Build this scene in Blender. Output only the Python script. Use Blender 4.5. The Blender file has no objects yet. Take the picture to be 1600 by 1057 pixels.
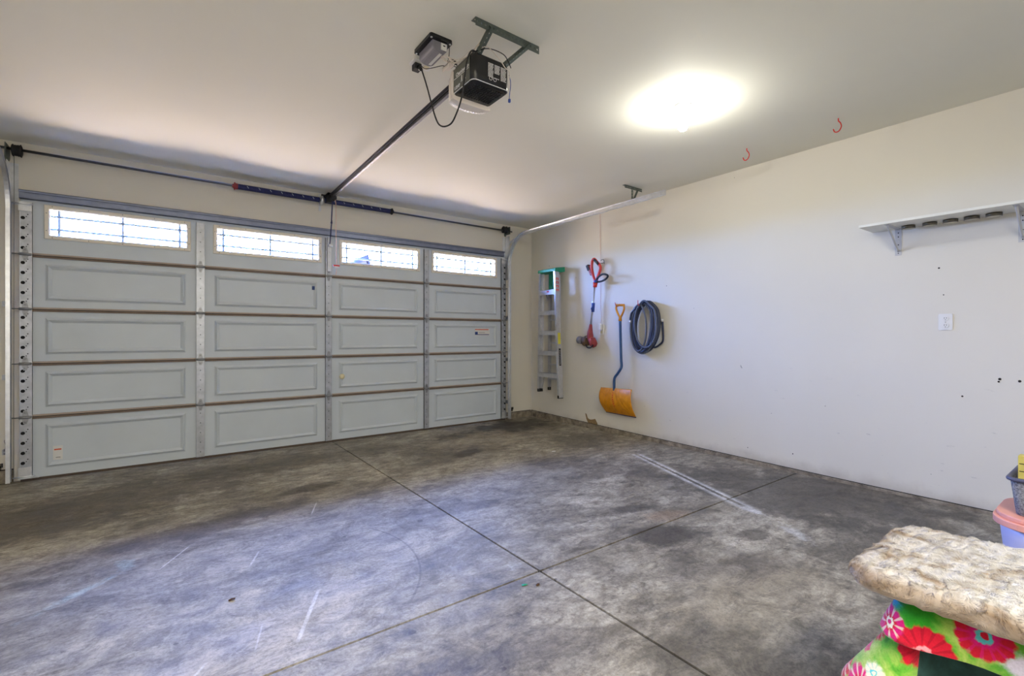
import bpy, math, random
from mathutils import Vector, Matrix
PI = math.pi
rnd = random.Random(7)
SC = bpy.context.scene
COL = SC.collection

# ------------------------------------------------------------------ camera, sky, light, exposure
cam = bpy.data.cameras.new('camera')
cam.sensor_width = 36.0
cam.lens = 742.0 * 36.0 / 1600.0
cam.shift_y = -3.5 / 1600.0
cam.clip_start = 0.02
camo = bpy.data.objects.new('camera', cam)
COL.objects.link(camo)
camo.location = (0, 0, 1.2)
camo.rotation_euler = (PI / 2, 0, -math.atan2(546.5, 742.0))
SC.camera = camo
SC.view_settings.view_transform = 'Standard'
SC.view_settings.look = 'None'
SC.view_settings.exposure = 1.38
SC.view_settings.gamma = 1.0
SC.view_settings.use_curve_mapping = False

SKY = 90.0
world = bpy.data.worlds.new('sky')
SC.world = world
world.use_nodes = True
wn, wl = world.node_tree.nodes, world.node_tree.links
wn.clear()
wo = wn.new('ShaderNodeOutputWorld'); wb = wn.new('ShaderNodeBackground')
wt = wn.new('ShaderNodeTexCoord'); wx = wn.new('ShaderNodeSeparateXYZ')
wr = wn.new('ShaderNodeValToRGB'); wm = wn.new('ShaderNodeMapRange')
wl.new(wt.outputs['Generated'], wx.inputs[0])
wm.inputs['From Min'].default_value = -1; wm.inputs['From Max'].default_value = 1
wl.new(wx.outputs['Z'], wm.inputs['Value'])
wl.new(wm.outputs[0], wr.inputs[0]); wl.new(wr.outputs[0], wb.inputs[0])
er = wr.color_ramp
er.elements[0].position = 0.0; er.elements[0].color = (0.22, 0.16, 0.13, 1)
er.elements[1].position = 1.0; er.elements[1].color = (0.10, 0.22, 1.0, 1)
for p, c in ((0.40, (0.26, 0.195, 0.17, 1)), (0.485, (0.18, 0.17, 0.18, 1)), (0.50, (0.22, 0.31, 0.60, 1)), (0.62, (0.22, 0.38, 1.0, 1)), (0.80, (0.14, 0.30, 1.0, 1))):
    e = er.elements.new(p); e.color = c
wb.inputs[1].default_value = SKY
wl.new(wb.outputs[0], wo.inputs[0])

def area(name, loc, rot, sx, sy, power, col, portal=False):
    l = bpy.data.lights.new(name, 'AREA'); l.shape = 'RECTANGLE'; l.size = sx; l.size_y = sy
    l.energy = power; l.color = col
    if portal: l.cycles.is_portal = True
    o = bpy.data.objects.new(name, l); COL.objects.link(o); o.location = loc; o.rotation_euler = rot
    return o
for wx_ in (-0.288, 0.919, 2.124, 3.292):
    area('daylight_portal', (wx_, 5.60, 2.155), (-PI / 2, 0, 0), 1.08, 0.34, 1.0, (1, 1, 1), True)
# soft fill light added out of view behind the camera to brighten the room
area('rear_fill_light', (0.2, -0.80, 2.66), (0, 0, 0), 2.4, 0.30, 58, (1.0, 0.95, 0.86))
BULB = 140.0

# ------------------------------------------------------------------ materials
def lin(v):
    v /= 255.0
    return v / 12.92 if v <= 0.04045 else ((v + 0.055) / 1.055) ** 2.4
def rgb(r, g, b): return (lin(r), lin(g), lin(b), 1.0)

class Mat:
    def __init__(s, name):
        s.m = bpy.data.materials.new(name); s.m.use_nodes = True
        s.n = s.m.node_tree.nodes; s.l = s.m.node_tree.links
        s.b = s.n['Principled BSDF']; s.out = s.n['Material Output']
        s._c = None
    def node(s, t, **k):
        x = s.n.new(t)
        for a, v in k.items(): setattr(x, a, v)
        return x
    def coord(s):
        if s._c is None: s._c = s.node('ShaderNodeTexCoord').outputs['Object']
        return s._c
    def mapping(s, scale=(1, 1, 1), rot=(0, 0, 0), loc=(0, 0, 0)):
        m = s.node('ShaderNodeMapping'); m.inputs['Scale'].default_value = scale
        m.inputs['Rotation'].default_value = rot; m.inputs['Location'].default_value = loc
        s.l.new(s.coord(), m.inputs[0]); return m.outputs[0]
    def noise(s, scale, detail=5, rough=0.55, vec=None, dist=0.0):
        x = s.node('ShaderNodeTexNoise'); x.inputs['Scale'].default_value = scale
        x.inputs['Detail'].default_value = detail; x.inputs['Roughness'].default_value = rough
        x.inputs['Distortion'].default_value = dist
        s.l.new(vec if vec is not None else s.coord(), x.inputs['Vector']); return x.outputs[0]
    def ramp(s, fac, stops, interp='LINEAR'):
        x = s.node('ShaderNodeValToRGB'); r = x.color_ramp; r.interpolation = interp
        r.elements[0].position = stops[0][0]; r.elements[0].color = stops[0][1]
        r.elements[1].position = stops[-1][0]; r.elements[1].color = stops[-1][1]
        for p, c in stops[1:-1]: r.elements.new(p).color = c
        s.l.new(fac, x.inputs[0]); return x.outputs[0]
    def step(s, fac, a, b):
        x = s.node('ShaderNodeMapRange'); x.interpolation_type = 'SMOOTHSTEP'
        x.inputs['From Min'].default_value = a; x.inputs['From Max'].default_value = b
        s.l.new(fac, x.inputs['Value']); return x.outputs[0]
    def math(s, op, a, b=None, c=None):
        x = s.node('ShaderNodeMath', operation=op)
        for i, v in enumerate((a, b, c)):
            if v is None: continue
            if isinstance(v, (int, float)): x.inputs[i].default_value = v
            else: s.l.new(v, x.inputs[i])
        return x.outputs[0]
    def mix(s, fac, a, b, mode='MIX'):
        x = s.node('ShaderNodeMix', data_type='RGBA', blend_type=mode)
        for i, v in ((0, fac), (6, a), (7, b)):
            if isinstance(v, (int, float)): x.inputs[i].default_value = v
            elif isinstance(v, tuple): x.inputs[i].default_value = v
            else: s.l.new(v, x.inputs[i])
        return x.outputs[2]
    def base(s, v):
        if isinstance(v, tuple): s.b.inputs['Base Color'].default_value = v
        else: s.l.new(v, s.b.inputs['Base Color'])
        return s
    def set(s, rough=None, metal=None, spec=None):
        if rough is not None:
            if isinstance(rough, (int, float)): s.b.inputs['Roughness'].default_value = rough
            else: s.l.new(rough, s.b.inputs['Roughness'])
        if metal is not None: s.b.inputs['Metallic'].default_value = metal
        if spec is not None: s.b.inputs['Specular IOR Level'].default_value = spec
        return s
    def bump(s, h, strength=0.2, dist=0.01):
        x = s.node('ShaderNodeBump'); x.inputs['Strength'].default_value = strength; x.inputs['Distance'].default_value = dist
        s.l.new(h, x.inputs['Height']); s.l.new(x.outputs[0], s.b.inputs['Normal']); return s
    def sep(s):
        x = s.node('ShaderNodeSeparateXYZ'); s.l.new(s.coord(), x.inputs[0]); return x.outputs
    def blob(s, cx, cy, rx, ry, ang=0.0, soft=0.5, wob=0.25, wscale=6.0, axes=(0, 1)):
        """mask of an irregular stain round a spot of the surface"""
        o = s.sep(); ca, sa = math.cos(ang), math.sin(ang)
        dx = s.math('SUBTRACT', o[axes[0]], cx); dy = s.math('SUBTRACT', o[axes[1]], cy)
        u = s.math('DIVIDE', s.math('ADD', s.math('MULTIPLY', dx, ca), s.math('MULTIPLY', dy, sa)), rx)
        v = s.math('DIVIDE', s.math('SUBTRACT', s.math('MULTIPLY', dy, ca), s.math('MULTIPLY', dx, sa)), ry)
        d = s.math('SQRT', s.math('ADD', s.math('MULTIPLY', u, u), s.math('MULTIPLY', v, v)))
        n = s.math('MULTIPLY', s.math('SUBTRACT', s.noise(wscale, 9, 0.74), 0.5), wob * 6)
        d = s.math('ADD', d, n)
        return s.step(d, 1.0, 1.0 - soft)

def simple(name, col, rough=0.5, metal=0.0, nscale=30, namp=0.08, bump=0.05):
    m = Mat(name)
    n = m.noise(nscale, 4)
    dark = tuple(c * (1 - namp) for c in col[:3]) + (1,); light = tuple(min(1, c * (1 + namp)) for c in col[:3]) + (1,)
    m.base(m.ramp(n, [(0.3, dark), (0.7, light)])).set(rough, metal)
    if bump: m.bump(n, bump, 0.002)
    return m.m

M = {}
def mk_wall(name, col, scuffs=False):
    m = Mat(name)
    big = m.noise(0.9, 3)
    c = m.mix(m.step(big, 0.35, 0.7), tuple(x * 0.97 for x in col[:3]) + (1,), col)
    if scuffs:
        vec = m.mapping((1, 1.3, 5), (0.3, 0, 0))
        s1 = m.step(m.noise(5.5, 6, 0.7, vec), 0.655, 0.73)
        o = m.sep()
        low = m.step(o[2], 1.5, 0.2)
        c = m.mix(m.math('MULTIPLY', m.math('MULTIPLY', s1, low), 0.45), c, rgb(120, 116, 118))
        vec2 = m.mapping((1, 1, 1))
        s2 = m.step(m.noise(16, 2, 0.5, vec2), 0.785, 0.80)
        c = m.mix(m.math('MULTIPLY', s2, 0.6), c, rgb(110, 105, 100))
        dirt = m.step(m.math('ADD', o[2], m.math('MULTIPLY', m.noise(7, 5), 0.16)), 0.22, 0.08)
        c = m.mix(m.math('MULTIPLY', dirt, 0.35), c, rgb(120, 105, 90))
    m.base(c).set(0.75, 0, 0.25)
    m.bump(m.noise(120, 3), 0.12, 0.002)
    return m.m
M['wall'] = mk_wall('painted_drywall', rgb(222, 217, 203))
M['wall_r'] = mk_wall('painted_drywall_scuffed', rgb(222, 218, 206), True)
M['ceil'] = mk_wall('ceiling_paint', rgb(226, 225, 213))

def mk_floor():
    m = Mat('stained_concrete')
    o = m.sep()
    warp = m.mapping((1.0, 1.7, 1), (0, 0, 0.5))
    n1 = m.noise(0.9, 9, 0.66, warp, 0.7)
    n2 = m.noise(3.2, 9, 0.68, m.mapping((1, 2.4, 1), (0, 0, 0.9)), 0.9)
    n3 = m.noise(24, 6, 0.75)
    n4 = m.noise(9, 10, 0.78, m.mapping((1, 1.8, 1), (0, 0, 0.6)), 0.5)
    base = m.ramp(n1, [(0.32, rgb(128, 122, 110)), (0.43, rgb(158, 152, 139)), (0.52, rgb(184, 179, 166)), (0.62, rgb(206, 201, 188)), (0.75, rgb(216, 210, 198))])
    c = m.mix(0.85, base, m.ramp(n2, [(0.34, (0.34, 0.33, 0.31, 1)), (0.48, (0.76, 0.75, 0.73, 1)), (0.60, (1, 1, 1, 1))]), 'MULTIPLY')
    c = m.mix(0.80, c, m.ramp(n4, [(0.38, (0.36, 0.34, 0.32, 1)), (0.455, (0.72, 0.70, 0.68, 1)), (0.49, (0.92, 0.91, 0.89, 1)), (0.57, (1, 1, 1, 1)), (0.64, (1.22, 1.21, 1.18, 1))]), 'MULTIPLY')
    c = m.mix(0.55, c, m.ramp(n3, [(0.32, (0.50, 0.49, 0.47, 1)), (0.55, (1, 1, 1, 1))]), 'MULTIPLY')
    # broad pale patch with a ragged edge
    pale = m.blob(0.6, 2.6, 1.5, 1.3, 0.2, 0.6, 0.35, 1.5)
    c = m.mix(m.math('MULTIPLY', pale, 0.35), c, m.mix(n2, rgb(176, 174, 171), rgb(236, 233, 228)))
    # dark grey bands
    for (x, y, rx, ry, a, k, col) in (
        (-0.3, 4.5, 1.3, 0.55, 0.1, 0.70, rgb(84, 74, 60)),
        (1.1, 4.9, 1.4, 0.35, 0.0, 0.55, rgb(92, 84, 70)),
        (0.9, 3.95, 0.35, 0.10, 0.15, 0.75, rgb(58, 48, 42)),
        (0.2, 3.55, 0.9, 0.16, 0.2, 0.65, rgb(80, 74, 76)),
        (2.2, 4.2, 1.0, 0.25, 0.4, 0.35, rgb(80, 76, 70)),
        (3.75, 5.1, 0.80, 0.45, 0.1, 0.97, rgb(34, 28, 22)),
        (2.9, 4.95, 0.5, 0.18, 0.1, 0.85, rgb(52, 45, 36)),
        (2.55, 4.2, 0.30, 0.12, 0.3, 0.85, rgb(56, 47, 38)),
        (3.15, 4.75, 0.26, 0.16, 0.1, 0.80, rgb(60, 48, 38)),
        (3.9, 3.9, 0.5, 0.5, 0.5, 0.60, rgb(74, 72, 70)),
        (3.9, 1.6, 0.75, 1.2, 0.15, 0.72, rgb(66, 64, 60)),
        (3.2, 0.95, 0.6, 0.45, 0.6, 0.65, rgb(66, 64, 60)),
        (2.45, 1.75, 0.30, 0.16, -0.5, 0.85, rgb(52, 48, 44)),
        (2.62, 2.15, 0.22, 0.10, -0.3, 0.7, rgb(60, 56, 52)),
        (2.85, 1.45, 0.16, 0.10, -0.4, 0.7, rgb(60, 55, 50)),
        (2.4, 1.2, 0.55, 0.22, -0.5, 0.45, rgb(84, 78, 72)),
        (1.75, 0.95, 0.5, 0.35, -0.2, 0.55, rgb(80, 78, 72)),
        (1.0, 1.35, 0.5, 0.3, 0.0, 0.35, rgb(84, 82, 84)),
        (3.4, 2.6, 0.7, 0.18, 1.25, 0.45, rgb(80, 78, 76)),
    ):
        c = m.mix(m.math('MULTIPLY', m.blob(x, y, rx, ry, a, 0.5, 0.42, 3.6), k), c, m.mix(n3, tuple(q * 0.75 for q in col[:3]) + (1,), col))
    # warm tan places
    for (x, y, rx, ry, a, k, col) in (
        (3.0, 4.65, 0.8, 0.5, 0.2, 0.45, rgb(196, 184, 160)),
        (2.7, 1.95, 0.22, 0.12, -0.3, 0.5, rgb(160, 132, 104)),
        (2.2, 1.1, 0.6, 0.3, -0.4, 0.35, rgb(190, 180, 158)),
        (2.4, 3.2, 0.8, 0.6, 0.3, 0.30, rgb(188, 184, 172)),
    ):
        c = m.mix(m.math('MULTIPLY', m.blob(x, y, rx, ry, a, 0.7, 0.45, 4.0), k), c, col)
    # small round oil drips
    v = m.node('ShaderNodeTexVoronoi'); v.inputs['Scale'].default_value = 3.0
    m.l.new(m.mapping((1, 1.0, 1), (0, 0, 0.3)), v.inputs['Vector'])
    drip = m.step(m.math('ADD', v.outputs['Distance'], m.math('MULTIPLY', m.noise(22, 3), 0.06)), 0.095, 0.075)
    gate = m.step(m.noise(1.7, 2), 0.50, 0.56)
    c = m.mix(m.math('MULTIPLY', m.math('MULTIPLY', drip, gate), 0.6), c, rgb(62, 56, 60))
    # fine streaks
    st = m.step(m.noise(7, 6, 0.75, m.mapping((1, 7, 1), (0, 0, 0.45)), 0.4), 0.66, 0.72)
    c = m.mix(m.math('MULTIPLY', st, 0.35), c, rgb(204, 200, 192))
    st2 = m.step(m.noise(5, 6, 0.75, m.mapping((1, 6, 1), (0, 0, 0.25), (3, 1, 0)), 0.4), 0.64, 0.72)
    c = m.mix(m.math('MULTIPLY', st2, 0.45), c, rgb(70, 66, 62))
    # pale greenish spilled paint wash, lower left
    sp = m.blob(-0.325, 2.965, 0.241, 0.035, -2.386, 0.9, 0.5, 9.0)
    c = m.mix(m.math('MULTIPLY', sp, 0.75), c, rgb(196, 214, 214))
    sp = m.blob(-0.150, 3.190, 0.12, 0.05, -1.486, 0.9, 0.5, 9.0)
    c = m.mix(m.math('MULTIPLY', sp, 0.7), c, rgb(190, 208, 212))
    # white sprayed outline of something long, and an over-spray patch beside it
    x0, y0, x1, y1 = 3.86, 3.12, 3.26, 1.64
    ang = math.atan2(y1 - y0, x1 - x0); L = math.hypot(x1 - x0, y1 - y0); cx, cy = (x0 + x1) / 2, (y0 + y1) / 2
    dx = m.math('SUBTRACT', o[0], cx); dy = m.math('SUBTRACT', o[1], cy)
    u = m.math('ADD', m.math('MULTIPLY', dx, math.cos(ang)), m.math('MULTIPLY', dy, math.sin(ang)))
    w = m.math('SUBTRACT', m.math('MULTIPLY', dy, math.cos(ang)), m.math('MULTIPLY', dx, math.sin(ang)))
    inlen = m.math('MULTIPLY', m.step(u, -L / 2 - 0.05, -L / 2 + 0.05), m.step(u, L / 2 + 0.04, L / 2 - 0.12))
    wn_ = m.math('ADD', m.math('ABSOLUTE', w), m.math('MULTIPLY', m.math('SUBTRACT', m.noise(30, 4), 0.5), 0.02))
    halo = m.math('MULTIPLY', m.step(wn_, 0.075, 0.02), m.step(m.math('ADD', wn_, 0), 0.012, 0.022))
    c = m.mix(m.math('MULTIPLY', m.math('MULTIPLY', halo, inlen), 0.85), c, rgb(226, 228, 232))
    for (x, y, rx, ry, a, k) in ((3.27, 1.66, 0.13, 0.06, 1.2, 0.8), (3.10, 1.30, 0.17, 0.06, 1.0, 0.6), (1.48, 1.98, 0.07, 0.05, 0.2, 0.5)):
        c = m.mix(m.math('MULTIPLY', m.blob(x, y, rx, ry, a, 0.8, 0.5, 22), k), c, rgb(222, 224, 228))
    c = m.mix(m.math('MULTIPLY', m.blob(0.35, 2.1, 0.7, 0.28, 0.35, 0.7, 0.4, 5.0), 0.45), c, rgb(232, 222, 204))
    c = m.mix(0.12, c, rgb(150, 140, 126))
    # darker worn marbling with crisp edges
    mb1 = m.step(m.noise(2.1, 12, 0.78, m.mapping((1, 1.9, 1), (0, 0, 0.75), (5, 2, 0)), 1.2), 0.50, 0.56)
    mb2 = m.step(m.noise(6.5, 12, 0.80, m.mapping((1, 1.6, 1), (0, 0, 0.5), (1, 7, 0)), 0.8), 0.53, 0.60)
    c = m.mix(m.math('MULTIPLY', mb1, 0.30), c, m.mix(n3, rgb(70, 66, 66), rgb(110, 105, 100)))
    c = m.mix(m.math('MULTIPLY', mb2, 0.28), c, rgb(74, 68, 64))
    # more small drips
    v2 = m.node('ShaderNodeTexVoronoi'); v2.inputs['Scale'].default_value = 5.5
    m.l.new(m.mapping((1, 1.35, 1), (0, 0, 0.8), (2, 3, 0)), v2.inputs['Vector'])
    drip2 = m.step(m.math('ADD', v2.outputs['Distance'], m.math('MULTIPLY', m.noise(30, 3), 0.10)), 0.125, 0.095)
    c = m.mix(m.math('MULTIPLY', m.math('MULTIPLY', drip2, m.step(m.noise(2.3, 2, 0.5, m.mapping((1, 1, 1), (0, 0, 0), (9, 9, 0))), 0.46, 0.52)), 0.6), c, rgb(60, 54, 58))
    # pale scratches and curved scrape marks
    for (xa_, ya_, xb_, yb_, wd, k) in ((-0.02, 3.02, 0.13, 3.28, .006, .8), (0.36, 2.78, 0.44, 2.98, .007, .7), (0.42, 1.98, 0.60, 2.36, .011, .85), (0.80, 3.35, 0.90, 3.60, .006, .6), (0.05, 1.95, 0.14, 2.08, .007, .8), (0.28, 2.02, 0.34, 2.22, .005, .5),
                                        (0.95, 3.15, 2.0, 3.45, .004, .35), (2.3, 2.6, 2.75, 2.62, .004, .5)):
        A_ = math.atan2(yb_ - ya_, xb_ - xa_); L_ = math.hypot(xb_ - xa_, yb_ - ya_)
        ddx = m.math('SUBTRACT', o[0], (xa_ + xb_) / 2); ddy = m.math('SUBTRACT', o[1], (ya_ + yb_) / 2)
        uu = m.math('ABSOLUTE', m.math('ADD', m.math('MULTIPLY', ddx, math.cos(A_)), m.math('MULTIPLY', ddy, math.sin(A_))))
        ww = m.math('ABSOLUTE', m.math('SUBTRACT', m.math('MULTIPLY', ddy, math.cos(A_)), m.math('MULTIPLY', ddx, math.sin(A_))))
        mk = m.math('MULTIPLY', m.step(uu, L_ / 2, L_ / 2 - .05), m.step(m.math('ADD', ww, m.math('MULTIPLY', m.noise(50, 2), .003)), wd + .002, wd * .5))
        c = m.mix(m.math('MULTIPLY', mk, k), c, rgb(232, 230, 226) if wd > .0045 else rgb(70, 64, 62))
    ddx = m.math('SUBTRACT', o[0], 0.35); ddy = m.math('SUBTRACT', o[1], 2.55)
    rad = m.math('SQRT', m.math('ADD', m.math('MULTIPLY', ddx, ddx), m.math('MULTIPLY', ddy, ddy)))
    arc = m.math('MULTIPLY', m.step(m.math('ABSOLUTE', m.math('SUBTRACT', rad, 0.78)), .008, .003), m.math('MULTIPLY', m.step(o[0], .85, .95), m.step(o[1], 2.95, 2.85)))
    c = m.mix(m.math('MULTIPLY', arc, 0.35), c, rgb(60, 58, 70))
    n5 = m.noise(4.2, 14, 0.80, m.mapping((1, 1.25, 1), (0, 0, -0.6), (4, 4, 0)), 1.0)
    c = m.mix(0.65, c, m.ramp(n5, [(0.40, (0.52, 0.50, 0.48, 1)), (0.47, (0.86, 0.85, 0.83, 1)), (0.52, (1.04, 1.03, 1.02, 1)), (0.60, (1.30, 1.29, 1.27, 1))]), 'MULTIPLY')
    n6 = m.noise(60, 4, 0.8)
    c = m.mix(0.5, c, m.ramp(n6, [(0.38, (0.55, 0.53, 0.52, 1)), (0.50, (1, 1, 1, 1)), (0.66, (1.25, 1.25, 1.24, 1))]), 'MULTIPLY')
    c = m.mix(1.0, c, (0.92, 0.905, 0.845, 1), 'MULTIPLY')
    m.base(c)
    m.set(m.ramp(n2, [(0.3, (0.42, 0.42, 0.42, 1)), (0.7, (0.68, 0.68, 0.68, 1))]), 0, 0.35)
    h = m.math('ADD', m.math('MULTIPLY', n3, 0.4), n2)
    m.bump(h, 0.18, 0.006)
    return m.m
M['floor'] = mk_floor()
M['joint'] = simple('dark_joint_dirt', rgb(28, 25, 22), 0.95, 0, 30, 0.3)
def mk_curb():
    m = Mat('rough_concrete_curb')
    n = m.noise(9, 7, 0.7)
    m.base(m.ramp(n, [(0.3, rgb(74, 66, 56)), (0.5, rgb(134, 124, 108)), (0.7, rgb(172, 162, 144))])).set(0.9)
    m.bump(n, 0.5, 0.01); return m.m
M['curb'] = mk_curb()
M['curb_dark'] = simple('dark_gap', rgb(40, 34, 28), 0.95)
M['drive'] = simple('driveway_concrete', rgb(200, 192, 180), 0.9, 0, 4, 0.1)

def metal(name, col, rough=0.35, nscale=14, amp=0.18, stretch=(1, 1, 1)):
    m = Mat(name)
    n = m.noise(nscale, 6, 0.65, m.mapping(stretch))
    dark = tuple(c * (1 - amp) for c in col[:3]) + (1,)
    m.base(m.ramp(n, [(0.35, dark), (0.65, col)])).set(rough, 0.85)
    m.bump(n, 0.04, 0.002); return m.m
M['galv'] = metal('galvanised_steel', rgb(224, 227, 230), 0.33)
M['galv_w'] = simple('zinc_stile_steel', rgb(176, 180, 186), 0.36, 0.6, 18, 0.16)
M['hingem'] = simple('dull_hinge_steel', rgb(150, 152, 154), 0.4, 0.7, 18, 0.2)
M['galv_d'] = metal('weathered_perforated_steel', rgb(112, 122, 116), 0.5)
M['strut'] = metal('strut_steel', rgb(128, 136, 160), 0.38)
M['railm'] = metal('dark_rail_steel', rgb(96, 96, 104), 0.45)
M['alu'] = simple('aluminium', rgb(196, 197, 200), 0.36, 0.6, 25, 0.08)
M['shaft'] = metal('shaft_steel', rgb(110, 112, 116), 0.35)
M['door'] = simple('door_enamel', rgb(196, 205, 211), 0.42, 0, 3, 0.03, 0.02)
M['doorlip'] = simple('tan_section_edge', rgb(116, 100, 86), 0.6, 0, 12, 0.12)
M['doorlip_l'] = simple('pale_section_edge', rgb(164, 150, 138), 0.5, 0, 12, 0.08)
M['wframe'] = simple('ivory_window_surround', rgb(226, 220, 204), 0.45, 0, 10, 0.03)
M['muntin'] = simple('window_grille_grey', rgb(122, 130, 133), 0.7, 0, 10, 0.02, 0)
M['black'] = simple('black_plastic', rgb(22, 23, 25), 0.25, 0, 20, 0.2, 0)
M['blackm'] = simple('matte_black_rubber', rgb(28, 28, 30), 0.7)
M['darkgap'] = simple('hole_shadow_black', rgb(22, 22, 24), 0.9, 0, 20, 0.1, 0)
M['navy'] = simple('navy_spring_steel', rgb(36, 42, 92), 0.42, 0.3, 40, 0.2)
M['white'] = simple('white_plastic', rgb(228, 228, 226), 0.4, 0, 10, 0.03, 0)
M['whitepaint'] = simple('white_paint_mark', rgb(200, 206, 222), 0.6, 0, 10, 0.03, 0)
M['red'] = simple('red_plastic', rgb(206, 58, 48), 0.38, 0, 20, 0.08, 0)
M['redd'] = simple('dusty_red_plastic', rgb(150, 54, 52), 0.55, 0, 25, 0.2)
M['redhook'] = simple('red_vinyl_hook', rgb(196, 44, 34), 0.4, 0, 20, 0.05, 0)
M['orange'] = simple('orange_paint', rgb(206, 84, 40), 0.5, 0, 10, 0.05, 0)
M['green'] = simple('green_plastic', rgb(22, 142, 104), 0.45, 0, 30, 0.12)
M['blueg'] = simple('blue_green_strap', rgb(40, 72, 150), 0.5)
M['shblue'] = simple('blue_shovel_shaft', rgb(40, 76, 122), 0.35, 0.1, 20, 0.08, 0)
M['brownguard'] = simple('dirty_brown_guard', rgb(92, 70, 50), 0.7, 0, 40, 0.35)
M['grey'] = simple('grey_plastic', rgb(120, 118, 126), 0.45)
M['oplabel'] = simple('olive_grey_label', rgb(86, 88, 76), 0.4, 0, 20, 0.06, 0)
M['lens'] = simple('milky_light_lens', rgb(226, 216, 206), 0.3, 0, 10, 0.03, 0)
M['yellow'] = simple('safety_yellow', rgb(214, 206, 60), 0.5, 0, 20, 0.06, 0)
M['stickblue'] = simple('sticker_blue', rgb(28, 58, 120), 0.5, 0, 20, 0.05, 0)
M['stickwhite'] = simple('sticker_paper', rgb(214, 214, 210), 0.55, 0, 20, 0.03, 0)
M['rope'] = simple('pale_rope', rgb(222, 186, 172), 0.8, 0, 90, 0.15)
M['wirew'] = simple('off_white_wire', rgb(214, 204, 190), 0.6)
M['ivory'] = simple('ivory_plastic', rgb(216, 208, 172), 0.4)
M['silvershelf'] = simple('grey_painted_bracket', rgb(190, 190, 190), 0.4, 0.2, 20, 0.06)
M['shelf'] = simple('white_melamine_board', rgb(228, 228, 220), 0.45, 0, 8, 0.04)
M['lid'] = simple('tinned_jar_lid', rgb(104, 98, 84), 0.3, 0.7, 40, 0.2)
M['rimlid'] = simple('pale_lid_liner', rgb(190, 184, 164), 0.5)
M['leafm'] = simple('dead_leaf', rgb(74, 48, 24), 0.8)
M['torn'] = simple('torn_drywall_paper', rgb(142, 118, 84), 0.9, 0, 60, 0.3)

def mk_shovel():
    m = Mat('yellow_orange_shovel_plastic'); n = m.noise(14, 6, 0.7)
    m.base(m.ramp(n, [(0.3, rgb(196, 122, 10)), (0.6, rgb(226, 152, 26))])).set(0.38, 0); m.bump(n, 0.05, 0.002); return m.m
M['shovel'] = mk_shovel()
def mk_hose():
    m = Mat('grey_striped_hose'); o = m.sep()
    w = m.node('ShaderNodeTexWave', wave_type='BANDS', bands_direction='DIAGONAL'); w.inputs['Scale'].default_value = 60
    m.l.new(m.coord(), w.inputs['Vector'])
    m.base(m.mix(w.outputs[1], rgb(58, 64, 78), rgb(104, 112, 130))).set(0.5); return m.m
M['hose'] = mk_hose()
M['hosedark'] = simple('dark_blue_hose', rgb(36, 44, 72), 0.45, 0, 60, 0.2)

def mk_glass():
    m = Mat('window_glass'); m.n.remove(m.b)
    t = m.node('ShaderNodeBsdfTransparent'); g = m.node('ShaderNodeBsdfGlossy'); g.inputs['Roughness'].default_value = 0.05
    t.inputs[0].default_value = (0.93, 0.96, 0.97, 1)
    f = m.node('ShaderNodeFresnel'); f.inputs[0].default_value = 1.3
    x = m.node('ShaderNodeMixShader')
    m.l.new(f.outputs[0], x.inputs[0]); m.l.new(t.outputs[0], x.inputs[1]); m.l.new(g.outputs[0], x.inputs[2])
    m.l.new(x.outputs[0], m.out.inputs[0]); return m.m
M['glass'] = mk_glass()
def mk_emit(name, col, s):
    m = Mat(name); m.n.remove(m.b); e = m.node('ShaderNodeEmission'); e.inputs[0].default_value = col; e.inputs[1].default_value = s
    m.l.new(e.outputs[0], m.out.inputs[0]); return m.m
M['bulb'] = mk_emit('lit_bulb', (1.0, 0.97, 0.88, 1), BULB)
def mk_tub():
    m = Mat('translucent_lilac_tub'); m.base(rgb(206, 204, 232)).set(0.3)
    m.b.inputs['Transmission Weight'].default_value = 0.15; m.b.inputs['Roughness'].default_value = 0.35; return m.m
M['tub'] = mk_tub()
M['pink'] = simple('peach_pink_plastic', rgb(232, 160, 140), 0.42, 0, 10, 0.04, 0)
def mk_bin():
    m = Mat('grey_woven_bin'); b = m.node('ShaderNodeTexBrick'); 
    n = m.noise(160, 3)
    m.base(m.ramp(n, [(0.35, rgb(78, 76, 80)), (0.6, rgb(140, 138, 138))])).set(0.85); m.bump(n, 0.5, 0.003)
    m.n.remove(b); return m.m
M['bin'] = mk_bin()
M['binrim'] = simple('dark_blue_grey_rim', rgb(78, 80, 104), 0.5)
M['cardyellow'] = simple('yellow_carton', rgb(196, 182, 92), 0.5, 0, 12, 0.08, 0)

def mk_fur():
    m = Mat('cream_faux_fur')
    n = m.noise(11, 4, 0.6, m.mapping((1.2, 1, 1)), 0.6); n2 = m.noise(90, 3)
    c = m.ramp(n, [(0.36, rgb(160, 142, 120)), (0.44, rgb(184, 178, 168)), (0.54, rgb(205, 202, 197))])
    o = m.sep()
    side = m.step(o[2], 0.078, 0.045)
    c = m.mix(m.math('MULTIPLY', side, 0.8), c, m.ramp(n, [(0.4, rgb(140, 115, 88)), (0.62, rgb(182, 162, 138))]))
    c = m.mix(0.25, c, m.ramp(n2, [(0.3, (0.7, 0.68, 0.64, 1)), (0.6, (1, 1, 1, 1))]), 'MULTIPLY')
    m.base(c).set(0.9, 0, 0.15)
    m.b.inputs['Sheen Weight'].default_value = 0.3
    return m.m
M['fur'] = mk_fur()

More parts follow.
